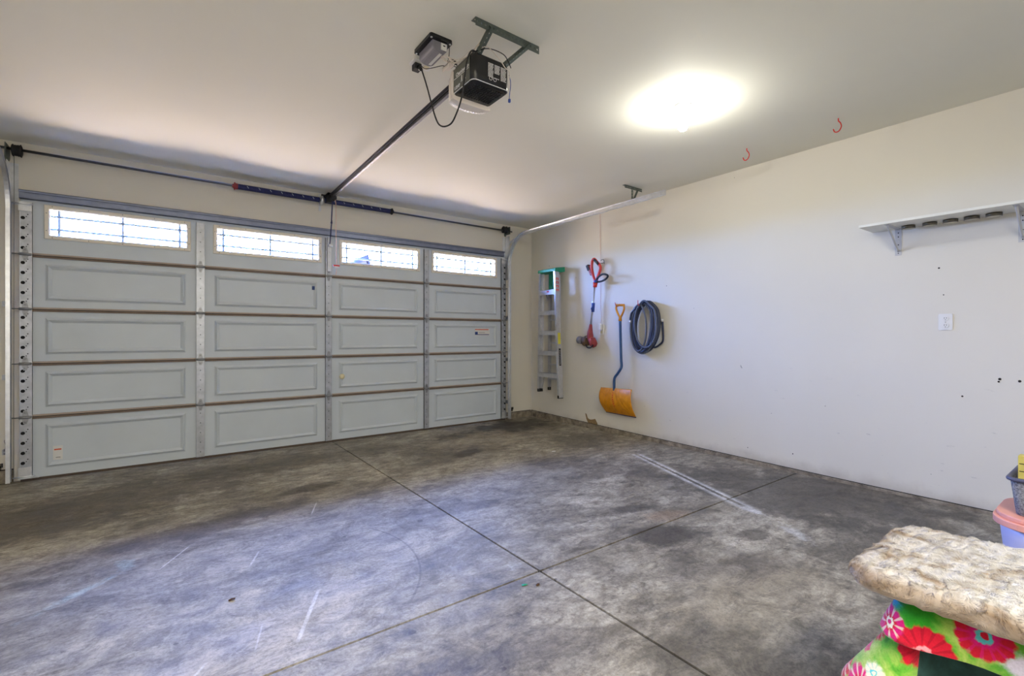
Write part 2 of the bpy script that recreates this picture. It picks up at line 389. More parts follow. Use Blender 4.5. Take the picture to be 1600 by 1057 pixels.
def mk_floral():
    m = Mat('floral_fleece')
    o = m.sep(); Y, Z = o[1], o[2]
    n = m.noise(9, 4, 0.6, None, 0.8); f = m.noise(220, 3)
    c = m.ramp(n, [(0.33, rgb(44, 120, 36)), (0.45, rgb(96, 168, 52)), (0.56, rgb(150, 184, 80)), (0.68, rgb(184, 200, 112))])
    c = m.mix(m.blob(0.405, 0.52, 0.045, 0.035, 0, 0.5, 0.2, 20, (1, 2)), c, rgb(24, 130, 176))
    c = m.mix(m.blob(0.36, 0.50, 0.06, 0.05, 0.4, 0.7, 0.25, 20, (1, 2)), c, rgb(48, 150, 34))
    c = m.mix(m.blob(0.17, 0.46, 0.05, 0.04, 0.4, 0.7, 0.25, 20, (1, 2)), c, rgb(214, 206, 220))
    wob = m.math('MULTIPLY', m.math('SUBTRACT', m.noise(70, 4), 0.5), 0.020)
    def flower(y, z, r, petals, outer, inner, mid, pc, gap, ph=0.0):
        nonlocal c
        dy = m.math('SUBTRACT', Y, y); dz = m.math('SUBTRACT', Z, z)
        d = m.math('SQRT', m.math('ADD', m.math('MULTIPLY', dy, dy), m.math('MULTIPLY', dz, dz)))
        d = m.math('ADD', d, wob)
        a = m.math('ARCTAN2', dz, dy)
        w = m.math('COSINE', m.math('MULTIPLY', m.math('ADD', a, ph), petals))
        edge = m.math('MULTIPLY', m.math('ADD', m.math('MULTIPLY', w, 0.045), 0.95), r)
        inside = m.step(m.math('SUBTRACT', d, edge), 0.004, -0.004)
        col = m.mix(m.step(d, r * 0.62, r * 0.35), outer, inner)
        vein = m.math('MULTIPLY', m.step(w, -0.35, -0.75), m.step(d, r * 0.25, r * 0.5))
        col = m.mix(m.math('MULTIPLY', vein, gap * 0.7), col, pc)
        col = m.mix(m.step(d, r * 0.34, r * 0.26), col, mid)
        col = m.mix(m.step(d, r * 0.15, r * 0.09), col, outer)
        c = m.mix(inside, c, col)
    RED = rgb(196, 24, 48); MAG = rgb(206, 24, 110); PK = rgb(238, 150, 160); DR = rgb(130, 14, 34); TQ = rgb(90, 190, 190); BL = rgb(70, 90, 170); CR = rgb(226, 220, 190)
    for y in (-0.45, -0.25, -0.05):
        flower(y, 0.20 + 0.2 * ((y * 10) % 2 > 1), 0.06, 12, RED, PK, DR, MAG, 0.6)
    flower(0.338, 0.424, 0.060, 15, RED, RED, PK, DR, 0.7)
    flower(0.238, 0.500, 0.054, 13, RED, MAG, TQ, MAG, 0.9, 0.3)
    flower(0.408, 0.462, 0.032, 9, MAG, RED, CR, CR, 0.9)
    flower(0.452, 0.412, 0.026, 10, RED, MAG, CR, PK, 0.8, 0.5)
    flower(0.475, 0.375, 0.024, 9, MAG, MAG, RED, RED, 0.8)
    flower(0.455, 0.300, 0.034, 10, MAG, RED, TQ, CR, 0.9)
    flower(0.515, 0.300, 0.028, 9, RED, MAG, CR, CR, 0.9, 0.2)
    flower(0.430, 0.335, 0.022, 9, CR, CR, TQ, TQ, 0.5)
    flower(0.11, 0.40, 0.05, 12, MAG, RED, CR, PK, 0.8)
    flower(0.30, 0.26, 0.05, 12, RED, PK, TQ, MAG, 0.8)
    c = m.mix(0.35, c, m.ramp(f, [(0.35, (0.65, 0.65, 0.65, 1)), (0.6, (1, 1, 1, 1))]), 'MULTIPLY')
    m.base(c).set(0.95, 0, 0.1); m.b.inputs['Sheen Weight'].default_value = 0.3
    m.bump(f, 0.5, 0.003)
    return m.m
M['floral'] = mk_floral()
M['floral_in'] = simple('dark_green_fleece_gap_shade', rgb(34, 66, 62), 0.9, 0, 30, 0.4)  # shade of the gap under the hem, put into the fleece colour

# ------------------------------------------------------------------ mesh helpers
class MB:
    def __init__(s): s.v = []; s.f = []; s.mi = []; s.sm = []
    def add(s, vs, fs, mi=0, smooth=False):
        b = len(s.v); s.v += [tuple(p) for p in vs]
        for f in fs: s.f.append(tuple(i + b for i in f)); s.mi.append(mi); s.sm.append(smooth)
        return s
    def box(s, x0, x1, y0, y1, z0, z1, mi=0, mtx=None):
        vs = [Vector((x, y, z)) for z in (z0, z1) for y in (y0, y1) for x in (x0, x1)]
        if mtx: vs = [mtx @ v for v in vs]
        return s.add(vs, [(0, 2, 3, 1), (4, 5, 7, 6), (0, 1, 5, 4), (2, 6, 7, 3), (0, 4, 6, 2), (1, 3, 7, 5)], mi)
    def beam(s, a, b, w, h, mi=0, up=(0, 0, 1)):
        """a square bar from a to b; w across, h along 'up'"""
        a, b = Vector(a), Vector(b); d = (b - a).normalized(); u = Vector(up)
        if abs(d.dot(u)) > 0.98: u = Vector((1, 0, 0))
        x = d.cross(u).normalized(); z = x.cross(d).normalized()
        vs = [p + x * sx * w / 2 + z * sz * h / 2 for p in (a, b) for sz in (-1, 1) for sx in (-1, 1)]
        return s.add(vs, [(0, 1, 3, 2), (4, 6, 7, 5), (0, 4, 5, 1), (2, 3, 7, 6), (0, 2, 6, 4), (1, 5, 7, 3)], mi)
    def tube(s, pts, r, seg=10, mi=0, cap=True, closed=False):
        pts = [Vector(p) for p in pts]; n = len(pts)
        rs = r if isinstance(r, (list, tuple)) else [r] * n
        tan = []
        for i in range(n):
            if closed: t = pts[(i + 1) % n] - pts[i - 1]
            else: t = pts[min(i + 1, n - 1)] - pts[max(i - 1, 0)]
            tan.append(t.normalized() if t.length > 1e-9 else Vector((0, 0, 1)))
        ref = Vector((0, 0, 1)) if abs(tan[0].z) < 0.9 else Vector((1, 0, 0))
        nx = tan[0].cross(ref).normalized(); vs = []
        for i in range(n):
            nx = (nx - tan[i] * nx.dot(tan[i]))
            nx = nx.normalized() if nx.length > 1e-6 else tan[i].orthogonal().normalized()
            ny = tan[i].cross(nx)
            for k in range(seg):
                a = 2 * PI * k / seg
                vs.append(pts[i] + (nx * math.cos(a) + ny * math.sin(a)) * rs[i])
        fs = []
        for i in range(n if closed else n - 1):
            j = (i + 1) % n
            for k in range(seg):
                k2 = (k + 1) % seg
                fs.append((i * seg + k, i * seg + k2, j * seg + k2, j * seg + k))
        s.add(vs, fs, mi, True)
        if cap and not closed:
            b = len(s.v) - len(vs)
            s.f.append(tuple(b + k for k in reversed(range(seg)))); s.mi.append(mi); s.sm.append(False)
            s.f.append(tuple(b + (n - 1) * seg + k for k in range(seg))); s.mi.append(mi); s.sm.append(False)
        return s
    def cyl(s, a, b, r, seg=20, mi=0): return s.tube([a, b], r, seg, mi)
    def lathe(s, c, axis, prof, seg=24, mi=0, smooth=True):
        """prof: (distance along axis, radius) pairs, round the axis through c"""
        c = Vector(c); d = Vector(axis).normalized(); x = d.orthogonal().normalized(); y = d.cross(x)
        vs = []
        for t, r in prof:
            for k in range(seg):
                a = 2 * PI * k / seg; vs.append(c + d * t + (x * math.cos(a) + y * math.sin(a)) * r)
        fs = []
        for i in range(len(prof) - 1):
            for k in range(seg):
                k2 = (k + 1) % seg; fs.append((i * seg + k, i * seg + k2, (i + 1) * seg + k2, (i + 1) * seg + k))
        fs.append(tuple(reversed(range(seg)))); fs.append(tuple((len(prof) - 1) * seg + k for k in range(seg)))
        s.add(vs, fs, mi, smooth); s.sm[-1] = s.sm[-2] = False
        return s
    def prism(s, outline, o, u, v, w, mi=0, smooth=False):
        """outline of (a, b) along u and v from o, pushed along w"""
        o, u, v, w = Vector(o), Vector(u), Vector(v), Vector(w); n = len(outline)
        vs = [o + u * a + v * b for a, b in outline] + [o + u * a + v * b + w for a, b in outline]
        fs = [tuple(range(n)), tuple(reversed(range(n, 2 * n)))] + [(i, i + n, (i + 1) % n + n, (i + 1) % n) for i in range(n)]
        b = len(s.v); s.add(vs, fs, mi, False)
        return s
    def build(s, name, mats, parent=None, bevel=0, loc=None):
        me = bpy.data.meshes.new(name)
        vs = s.v
        if loc: vs = [(x - loc[0], y - loc[1], z - loc[2]) for x, y, z in vs]
        me.from_pydata(vs, [], s.f)
        for m in (mats if isinstance(mats, (list, tuple)) else [mats]): me.materials.append(m)
        for p, mi, sm in zip(me.polygons, s.mi, s.sm): p.material_index = mi; p.use_smooth = sm
        me.update()
        o = bpy.data.objects.new(name, me); COL.objects.link(o)
        if loc: o.location = loc
        if parent:
            o.parent = parent
            w = parent_world(parent)
            if loc: o.location = Vector(loc) - w
            else: o.location = -w
        if bevel:
            b = o.modifiers.new('bevel', 'BEVEL'); b.width = bevel; b.segments = 2; b.limit_method = 'ANGLE'; b.angle_limit = 0.6
        return o
def parent_world(o):
    w = Vector(o.location)
    while o.parent: o = o.parent; w = w + Vector(o.location)
    return w
def thing(name, loc, label, cat, group=None):
    o = bpy.data.objects.new(name, None); COL.objects.link(o); o.location = loc; o.empty_display_size = 0.1
    return tag(o, label, cat, group)
def tag(o, label=None, cat=None, group=None, kind=None):
    if label: o['label'] = label
    if cat: o['category'] = cat
    if group: o['group'] = group
    if kind: o['kind'] = kind
    return o
def struct(name, mb, mat, label=None):
    o = mb.build(name, mat); o['kind'] = 'structure'
    if label: o['label'] = label
    return o
def spline(pts, n=8):
    pts = [Vector(p) for p in pts]; out = []
    P = [pts[0] * 2 - pts[1]] + pts + [pts[-1] * 2 - pts[-2]]
    for i in range(1, len(P) - 2):
        for k in range(n):
            t = k / n; a, b, c, d = P[i - 1], P[i], P[i + 1], P[i + 2]
            out.append(0.5 * ((2 * b) + (c - a) * t + (2 * a - 5 * b + 4 * c - d) * t * t + (3 * b - a - 3 * c + d) * t ** 3))
    out.append(pts[-1]); return out
def rrect(x0, x1, y0, y1, r, n=5):
    o = []
    for cx, cy, a0 in ((x1 - r, y1 - r, 0), (x0 + r, y1 - r, PI / 2), (x0 + r, y0 + r, PI), (x1 - r, y0 + r, 1.5 * PI)):
        for k in range(n + 1):
            a = a0 + PI / 2 * k / n; o.append((cx + r * math.cos(a), cy + r * math.sin(a)))
    return o
def perf_strip(mb, o, u, v, length, width, t, pitch, hole, mi=0, vc=None):
    """a strip of steel with real round holes: o corner, u along, v across; thickness t along u x v"""
    o, u, v = Vector(o), Vector(u).normalized(), Vector(v).normalized(); w = u.cross(v)
    n = max(1, round(length / pitch)); p = length / n; vc = width / 2 if vc is None else vc
    for i in range(n):
        c0 = o + u * (i * p)
        rect = [(0, 0), (p / 2, 0), (p, 0), (p, vc), (p, width), (p / 2, width), (0, width), (0, vc)]
        circ = []
        for (a, b) in rect:
            dx, dy = a - p / 2, b - vc; l = math.hypot(dx, dy); circ.append((p / 2 + dx / l * hole, vc + dy / l * hole))
        vs = []
        for k in (0, 1):
            for a, b in rect + circ: vs.append(c0 + u * a + v * b + w * (t * k))
        fs = []
        for k in range(8):
            j = (k + 1) % 8
            fs.append((k, 8 + k, 8 + j, j)); fs.append((16 + k, 16 + j, 24 + j, 24 + k)); fs.append((8 + k, 24 + k, 24 + j, 8 + j))
            fs.append((k, j, 16 + j, 16 + k))
        mb.add(vs, fs, mi)
def disc(mb, c, nrm, r, t=0.0012, mi=0, seg=12):
    c = Vector(c); nrm = Vector(nrm).normalized(); mb.lathe(c, nrm, [(0, r), (t, r)], seg, mi, False)
def text(name, body, size, loc, mtx, mat, parent, extrude=0.0004, bold=0.0):
    cu = bpy.data.curves.new(name, 'FONT'); cu.body = body; cu.size = size; cu.extrude = extrude; cu.offset = bold
    to = bpy.data.objects.new(name + '_curve', cu); COL.objects.link(to)
    dg = bpy.context.evaluated_depsgraph_get(); dg.update()
    me = bpy.data.meshes.new_from_object(to.evaluated_get(dg)); bpy.data.objects.remove(to)
    me.materials.clear(); me.materials.append(mat)
    me.transform(mtx)
    o = bpy.data.objects.new(name, me); COL.objects.link(o); o.parent = parent
    o.location = Vector(loc) - parent_world(parent); return o

# ------------------------------------------------------------------ setting
WX, WY, CZ = 4.47, 5.575, 2.80        # right wall, front wall, ceiling
XL, YB = -1.95, -1.55
JX, JY = 1.55, 1.865                  # control joints in the slab
f = MB(); g = 0.0062
xs = [(XL - 0.1, JX - g), (JX + g, WX + 0.12)]; ys = [(YB - 0.1, JY - g), (JY + g, 5.545 - g), (5.545 + g, 6.1)]
for a, b in xs:
    for c, d in ys: f.box(a, b, c, d, -0.12, 0)
for c, d in ys: f.box(JX - g, JX + g, c, d, -0.12, -0.008, 1)
for c in (JY, 5.545): f.box(XL - 0.1, WX + 0.12, c - g, c + g, -0.12, -0.008, 1)
struct('floor', f, [M['floor'], M['joint']])
struct('ceiling', MB().box(XL - 0.12, WX + 0.12, YB - 0.12, WY + 0.12, CZ, CZ + 0.1), M['ceil'])
struct('wall_right', MB().box(WX, WX + 0.12, YB - 0.12, WY + 0.12, 0.0, CZ), M['wall_r'])
struct('wall_left', MB().box(XL - 0.12, XL, YB - 0.12, WY + 0.12, 0, CZ), M['wall'])
struct('wall_back', MB().box(XL, WX, YB - 0.12, YB, 0, CZ), M['wall'])
OX0, OX1, OZ = -0.885, 3.895, 2.345   # the doorway
fw = MB(); fw.box(XL, OX0, WY, WY + 0.14, 0, CZ); fw.box(OX1, WX, WY, WY + 0.14, 0, CZ); fw.box(OX0, OX1, WY, WY + 0.14, OZ, CZ)
struct('wall_front', fw, M['wall'])
# rough concrete stem under the drywall: taller towards the street because the slab falls away
cb = MB()
nseg = 40
for i in range(nseg):
    ya, yb = YB + (WY - YB) * i / nseg, YB + (WY - YB) * (i + 1) / nseg
    def h(y): return 0.022 + 0.062 * max(0, (y - 1.2) / 4.4) ** 1.3
    def dxx(i): return 0.012 + 0.003 * math.sin(i * 12.9898) 
    a, b = WX - dxx(i), WX - dxx(i + 1)
    cb.add([(a, ya, 0), (b, yb, 0), (b, yb, h(yb)), (a, ya, h(ya)), (WX + .002, yb, h(yb)), (WX + .002, ya, h(ya))], [(0, 3, 2, 1), (3, 5, 4, 2)])
    cb.add([(WX - .004, ya, h(ya)), (WX - .004, yb, h(yb)), (WX - .004, yb, h(yb) + .006), (WX - .004, ya, h(ya) + .006)], [(0, 3, 2, 1)], 1)
struct('trim_1', cb, [M['curb'], M['curb_dark']])
c2 = MB(); c2.box(3.985, WX - 0.02, WY - 0.02, WY, 0, 0.082); c2.box(3.985, WX - 0.02, WY - 0.004, WY, 0.082, 0.09, 1)
c2.box(4.0, 4.13, WY - 0.045, WY - 0.01, 0, 0.028)
struct('trim_2', c2, [M['curb'], M['curb_dark']])
c3 = MB(); c3.box(XL, -0.985, WY - 0.02, WY, 0, 0.10); c3.box(XL, -0.985, WY - 0.004, WY, 0.10, 0.108, 1)
struct('trim_3', c3, [M['curb'], M['curb_dark']])
# outside: driveway, unseen eave added and sized to cut steep sky light
struct('ground', MB().box(-3, 6, 6.1, 6.6, -0.16, -0.04), M['drive'])
struct('trim_4', MB().box(-3, 6, WY + 0.14, WY + 0.42, 2.62, 2.72), M['shelf'])

# across the street: a gabled house and a small tree, glimpsed through the door windows
for k_, c_ in (('rake', (0.009, 0.010, 0.014, 1)), ('sidingo', (0.035, 0.037, 0.043, 1)), ('leafo', (0.003, 0.005, 0.004, 1)), ('barko', (0.004, 0.003, 0.003, 1))):
    q_ = Mat('weathered_' + k_); q_.base(q_.mix(q_.noise(6, 3), c_, tuple(v * .7 for v in c_[:3]) + (1,))).set(1.0, 0, 0.0); M[k_] = q_.m
hz = thing('house', (9.5, 35, 0), 'gabled house across the street, seen through the third door window', 'house')
gb = [(7.4, 0), (11.45, 0), (11.45, 5.2), (11.2, 6.45), (7.4, 3.6)]
MB().prism(gb, (0, 32, 0), (1, 0, 0), (0, 0, 1), (0, 8, 0)).build('siding', M['sidingo'], hz)
m = MB(); m.prism([(7.0, 3.30), (11.2, 6.45), (11.2, 6.72), (7.0, 3.57)], (0, 31.7, 0), (1, 0, 0), (0, 0, 1), (0, 8.6, 0))
m.prism([(11.2, 6.45), (11.55, 4.9), (11.72, 4.9), (11.25, 6.72)], (0, 31.7, 0), (1, 0, 0), (0, 0, 1), (0, 8.6, 0)); m.build('roof', M['rake'], hz)
MB().box(10.85, 11.05, 31.96, 32.0, 5.5, 6.0).build('gable_vent', M['rake'], hz)
tr_ = thing('tree', (11.45, 18, 0), 'small leafy tree outside, seen through the rightmost door window', 'tree')
m = MB(); m.tube([(11.45, 18, 0), (11.40, 18, 1.8), (11.35, 18, 3.4)], [.09, .07, .03], 8)
rt = random.Random(8)
tips = [(11.02, 4.36), (11.12, 4.30), (11.28, 4.36), (11.36, 4.44), (11.30, 4.22), (11.46, 4.33), (11.58, 4.36), (11.50, 4.22), (11.68, 4.12), (11.74, 4.08), (11.4, 4.18)]
for x, z in tips: m.tube([(11.35, 18, 3.4), ((11.35 + x) / 2, 18.05, (3.5 + z) / 2), (x, 18, z)], [.018, .010, .005], 5)
m.build('trunk', M['barko'], tr_)
m = MB()
for x, z in tips:
    for q in range(70):
        c_ = Vector((x + rt.gauss(0, .050), 18 + rt.gauss(0, .08), z + rt.gauss(0, .040))); a = Vector((rt.uniform(-1, 1), rt.uniform(-1, 1), rt.uniform(-1, 1))).normalized(); b = a.orthogonal().normalized()
        m.add([c_ - a * .03, c_ + b * .016, c_ + a * .03, c_ - b * .016], [(0, 1, 2, 3)])
m.build('foliage', M['leafo'], tr_)

# ------------------------------------------------------------------ the sectional door
DY = 5.525                            # inside skin of the door
DX0, DX1 = -0.935, 3.942
SX = [-0.905 + 1.204 * k for k in range(5)]
SZ = [0.0, 0.530, 0.970, 1.420, 1.870, 2.370]
door = bpy.data.objects.new('door_1', None); COL.objects.link(door); door.location = (1.5, DY, 0)
door['kind'] = 'structure'; door['label'] = 'closed white sectional garage door with a row of four windows'
ZW0, ZW1 = 2.012, 2.298; WIN = [(-0.795, 0.222), (0.405, 1.43), (1.625, 2.62), (2.785, 3.80)]
def rect_ring(mb, rings, fill=True, mi=0):
    vs = []
    for (a, b, c, d, y) in rings: vs += [(a, y, c), (b, y, c), (b, y, d), (a, y, d)]
    fs = []
    for i in range(len(rings) - 1):
        for k in range(4):
            j = (k + 1) % 4; fs.append((4 * i + k, 4 * i + j, 4 * i + 4 + j, 4 * i + 4 + k))
    if fill: n = 4 * (len(rings) - 1); fs.append((n, n + 1, n + 2, n + 3))
    mb.add(vs, fs, mi)
hole_rows = {}
for si in range(5):
    z0, z1 = SZ[si] + 0.002, SZ[si + 1] - 0.002
    if si == 0: z0 = 0.022
    mb = MB()
    top = si == 4
    for k in range(4):
        xa = DX0 if k == 0 else SX[k]; xb = DX1 if k == 3 else SX[k + 1]
        a, b = SX[k] + 0.115, SX[k + 1] - 0.115
        if not top:
            c, d = SZ[si] + 0.072 + (0.02 if si == 0 else 0), SZ[si + 1] - 0.068
            R = [(xa, xb, z0, z1, DY), (a, b, c, d, DY), (a + .008, b - .008, c + .008, d - .008, DY - .004), (a + .020, b - .020, c + .020, d - .020, DY - .017), (a + .023, b - .023, c + .023, d - .023, DY - .017),
                 (a + .044, b - .044, c + .044, d - .044, DY - .001)]
            rect_ring(mb, R)
        else:
            a, b = WIN[k]; a += .03; b -= .03; c, d = ZW0 + .03, ZW1 - .03
            rect_ring(mb, [(xa, xb, z0, z1, DY), (a, b, c, d, DY), (a, b, c, d, DY + .045), (xa, xb, z0, z1, DY + .045)], False)
    mb.box(DX0, DX1, DY + .001, DY + .045, z0, z0 + .004); mb.box(DX0, DX1, DY + .001, DY + .045, z1 - .004, z1)
    mb.box(DX0, DX0 + .004, DY + .001, DY + .045, z0, z1); mb.box(DX1 - .004, DX1, DY + .001, DY + .045, z0, z1)
    if not top: mb.box(DX0, DX1, DY + .041, DY + .045, z0, z1); mb.box(DX0, DX1, DY + .012, DY + .034, z1 - .003, z1 + .007)
    sec = mb.build('door_section', M['door'], door)
    # stiles
    for k in range(5):
        s = MB(); e = k in (0, 4)
        hw = 0.037 if e else 0.033
        x = SX[k] + (0.0 if not e else (0.003 if k == 0 else -0.003))
        ztop = z1 - (0.07 if top else 0.002)
        s.box(x - hw, x + hw, DY - .018, DY - .0005, z0, ztop)
        s.box(x - hw, x - hw + .004, DY - .021, DY - .0005, z0, ztop); s.box(x + hw - .004, x + hw, DY - .021, DY - .0005, z0, ztop)
        zz = z0 + .05
        while zz < ztop - .03:
            if e:
                side = -1 if k == 0 else 1
                s.lathe((x + side * .017, DY - .0195, zz), (0, -1, 0), [(0, .0135), (.001, .0135)], 12, 1, False)
                s.lathe((x - side * .012, DY - .0195, zz + .03), (0, -1, 0), [(0, .0045), (.001, .0045)], 8, 1, False)
                s.lathe((x - side * .003, DY - .0195, zz + .012), (0, -1, 0), [(0, .004), (.001, .004)], 8, 1, False)
                zz += .082
            else:
                s.lathe((x, DY - .0195, zz), (0, -1, 0), [(0, .0045), (.001, .0045)], 8, 1, False)
                if int(zz * 100) % 3 == 0:
                    for q in range(10):
                        pa = q / 10 * 2 * PI; pb = (q + 1) / 10 * 2 * PI
                        s.beam((x + .011 * math.cos(pa), DY - .0185, zz + .05 + .013 * math.sin(pa)), (x + .011 * math.cos(pb), DY - .0185, zz + .05 + .013 * math.sin(pb)), .002, .002, 0, (0, 1, 0))
                zz += .094
        s.build('stile', [M['galv_w'], M['darkgap']], sec)
    # rolled section edges
    if si > 0:
        zc = SZ[si]
        for k in range(4):
            xa, xb = SX[k] + .038, SX[k + 1] - .038
            e = MB()
            e.box(xa, xb, DY - .014, DY - .0005, zc + .001, zc + .016, 1)
            e.box(xa, xb, DY - .018, DY - .0005, zc - .019, zc - .004, 0)
            e.box(xa, xb, DY - .006, DY - .0005, zc - .004, zc + .001, 2)
            e.build('edge_strip', [M['doorlip'], M['doorlip_l'], M['darkgap']], sec, 0.002)
        for k in range(5):
            hm = MB(); x = SX[k]; y = DY - .021
            for sg in (1, -1):
                ol = [(-.022, .004), (.022, .004), (.010, .055), (-.010, .055)]
                hm.prism([(a, b * sg) for a, b in ol], (x, y, zc), (1, 0, 0), (0, 0, 1), (0, -.003, 0))
                hm.beam((x - .019, y - .004, zc + sg * .006), (x - .004, y - .004, zc + sg * .050), .004, .004, 0, (0, 1, 0))
                hm.beam((x + .019, y - .004, zc + sg * .006), (x + .004, y - .004, zc + sg * .050), .004, .004, 0, (0, 1, 0))
                hm.lathe((x, y - .003, zc + sg * .038), (0, -1, 0), [(0, .006), (.004, .006), (.005, .003)], 8)
            hm.cyl((x - .036, y - .009, zc), (x + .036, y - .009, zc), .011, 12)
            if k == 0: hm.cyl((x - .075, y - .01, zc), (x + .03, y - .01, zc), .0055, 10)
            if k == 4: hm.cyl((x - .03, y - .01, zc), (x + .075, y - .01, zc), .0055, 10)
            hm.build('hinge', M['hingem'], sec)
    if top:
        for k in range(4):
            a, b = WIN[k]; c, d = ZW0, ZW1
            w = MB()
            rect_ring(w, [(a, b, c, d, DY - .0005), (a, b, c, d, DY - .010), (a + .006, b - .006, c + .006, d - .006, DY - .014), (a + .028, b - .028, c + .028, d - .028, DY - .014),
                          (a + .036, b - .036, c + .036, d - .036, DY - .004), (a + .036, b - .036, c + .036, d - .036, DY + .030)], False)
            for q in range(5):
                for zz in (c + .012, d - .012): w.lathe((a + .05 + (b - a - .1) * q / 4, DY - .014, zz), (0, -1, 0), [(0, .004), (.0015, .003)], 8, 1, False)
            for zz in (c + .07, d - .07):
                for xx in (a + .014, b - .014): w.lathe((xx, DY - .014, zz), (0, -1, 0), [(0, .004), (.0015, .003)], 8, 1, False)
            w.build('window_frame', [M['wframe'], M['grey']], sec)
            gl = MB(); gl.box(a + .034, b - .034, DY + .010, DY + .013, c + .034, d - .034); gl.build('window_pane', M['glass'], sec)
            mu = MB(); t = .010; ga, gb, gc, gd = a + .036, b - .036, c + .036, d - .036
            W_, H_ = gb - ga, gd - gc; ym0, ym1 = DY + .016, DY + .024
            for xx in (ga + .052, (ga + gb) / 2, gb - .052): mu.box(xx - t, xx + t, ym0, ym1, gc, gd)
            for zz in (gc + .052, gd - .052): mu.box(ga, gb, ym0 + .0005, ym1 - .0005, zz - t, zz + t)
            mu.build('window_grille', M['muntin'], sec)
# bottom rubber seal, U strut across the top, brackets, marks on the door
MB().box(DX0, DX1, DY - .004, DY + .045, 0.001, .022).build('bottom_seal', simple('dark_bottom_seal', rgb(84, 72, 60), 0.8), door)
st = MB()
st.box(DX0 - .003, 3.90, DY - .060, DY - .001, 2.386, 2.390); st.box(DX0 - .003, 3.90, DY - .060, DY - .056, 2.372, 2.390)
st.box(DX0 - .003, 3.90, DY - .044, DY - .040, 2.322, 2.386); st.box(DX0 - .003, 3.90, DY - .044, DY - .001, 2.322, 2.326)
st.build('strut', M['strut'], door)
for x, sg in ((SX[0], 1), (SX[4], -1)):
    tb = MB(); tb.box(x - .04, x + .04, DY - .028, DY - .022, 2.225, 2.30); tb.box(x - .04, x + .04, DY - .032, DY - .022, 2.262, 2.268)
    tb.cyl((x - sg * .078, DY - .040, 2.28), (x + sg * .05, DY - .040, 2.28), .0055, 10); tb.box(x - .03, x + .03, DY - .05, DY - .022, 2.275, 2.285)
    tb.build('top_roller_bracket', M['galv'], door)
    bb = MB(); bb.box(x - .04, x + .04, DY - .03, DY - .022, .03, .12); bb.cyl((x - sg * .07, DY - .040, .045), (x + sg * .06, DY - .040, .045), .006, 10)
    bb.box(x - .04, x + .085 * sg if sg > 0 else x + .04, DY - .05, DY - .03, .030, .034)
    bb.build('bottom_bracket', M['galv'], door)
ab = MB(); ab.box(1.485, 1.522, DY - .045, DY - .022, 1.92, 2.30); ab.box(1.49, 1.53, DY - .08, DY - .04, 2.195, 2.22)
ab.build('arm_bracket', M['galv_w'], door)
lb = MB(); lb.box(-.742, -.682, DY - .0025, DY - .0015, .15, .268); lb.box(-.735, -.690, DY - .0032, DY - .0025, .232, .243, 1); lb.box(-.725, -.696, DY - .0032, DY - .0025, .168, .172, 2)
lb.build('sticker', [M['stickwhite'], M['orange'], M['black']], door)
lb = MB(); lb.box(3.44, 3.68, DY - .0025, DY - .0015, 1.205, 1.30); lb.box(3.44, 3.66, DY - .0032, DY - .0025, 1.28, 1.292, 1)
lb.box(3.44, 3.485, DY - .0032, DY - .0025, 1.212, 1.255, 2); lb.box(3.485, 3.67, DY - .0032, DY - .0025, 1.212, 1.222, 2)
lb.box(3.50, 3.60, DY - .0032, DY - .0025, 1.240, 1.246, 3)
lb.build('sticker', [M['stickwhite'], M['orange'], M['stickblue'], M['grey']], door)
MB().box(1.33, 1.362, DY - .010, DY - .001, 1.706, 1.748).build('lock_cover', M['stickblue'], door, .002)
kn = MB(); kn.lathe((1.652, DY - .001, .735), (0, -1, 0), [(0, .024), (.004, .030), (.014, .031), (.022, .024), (.026, .010)], 20)
kn.build('round_plug', M['ivory'], door)

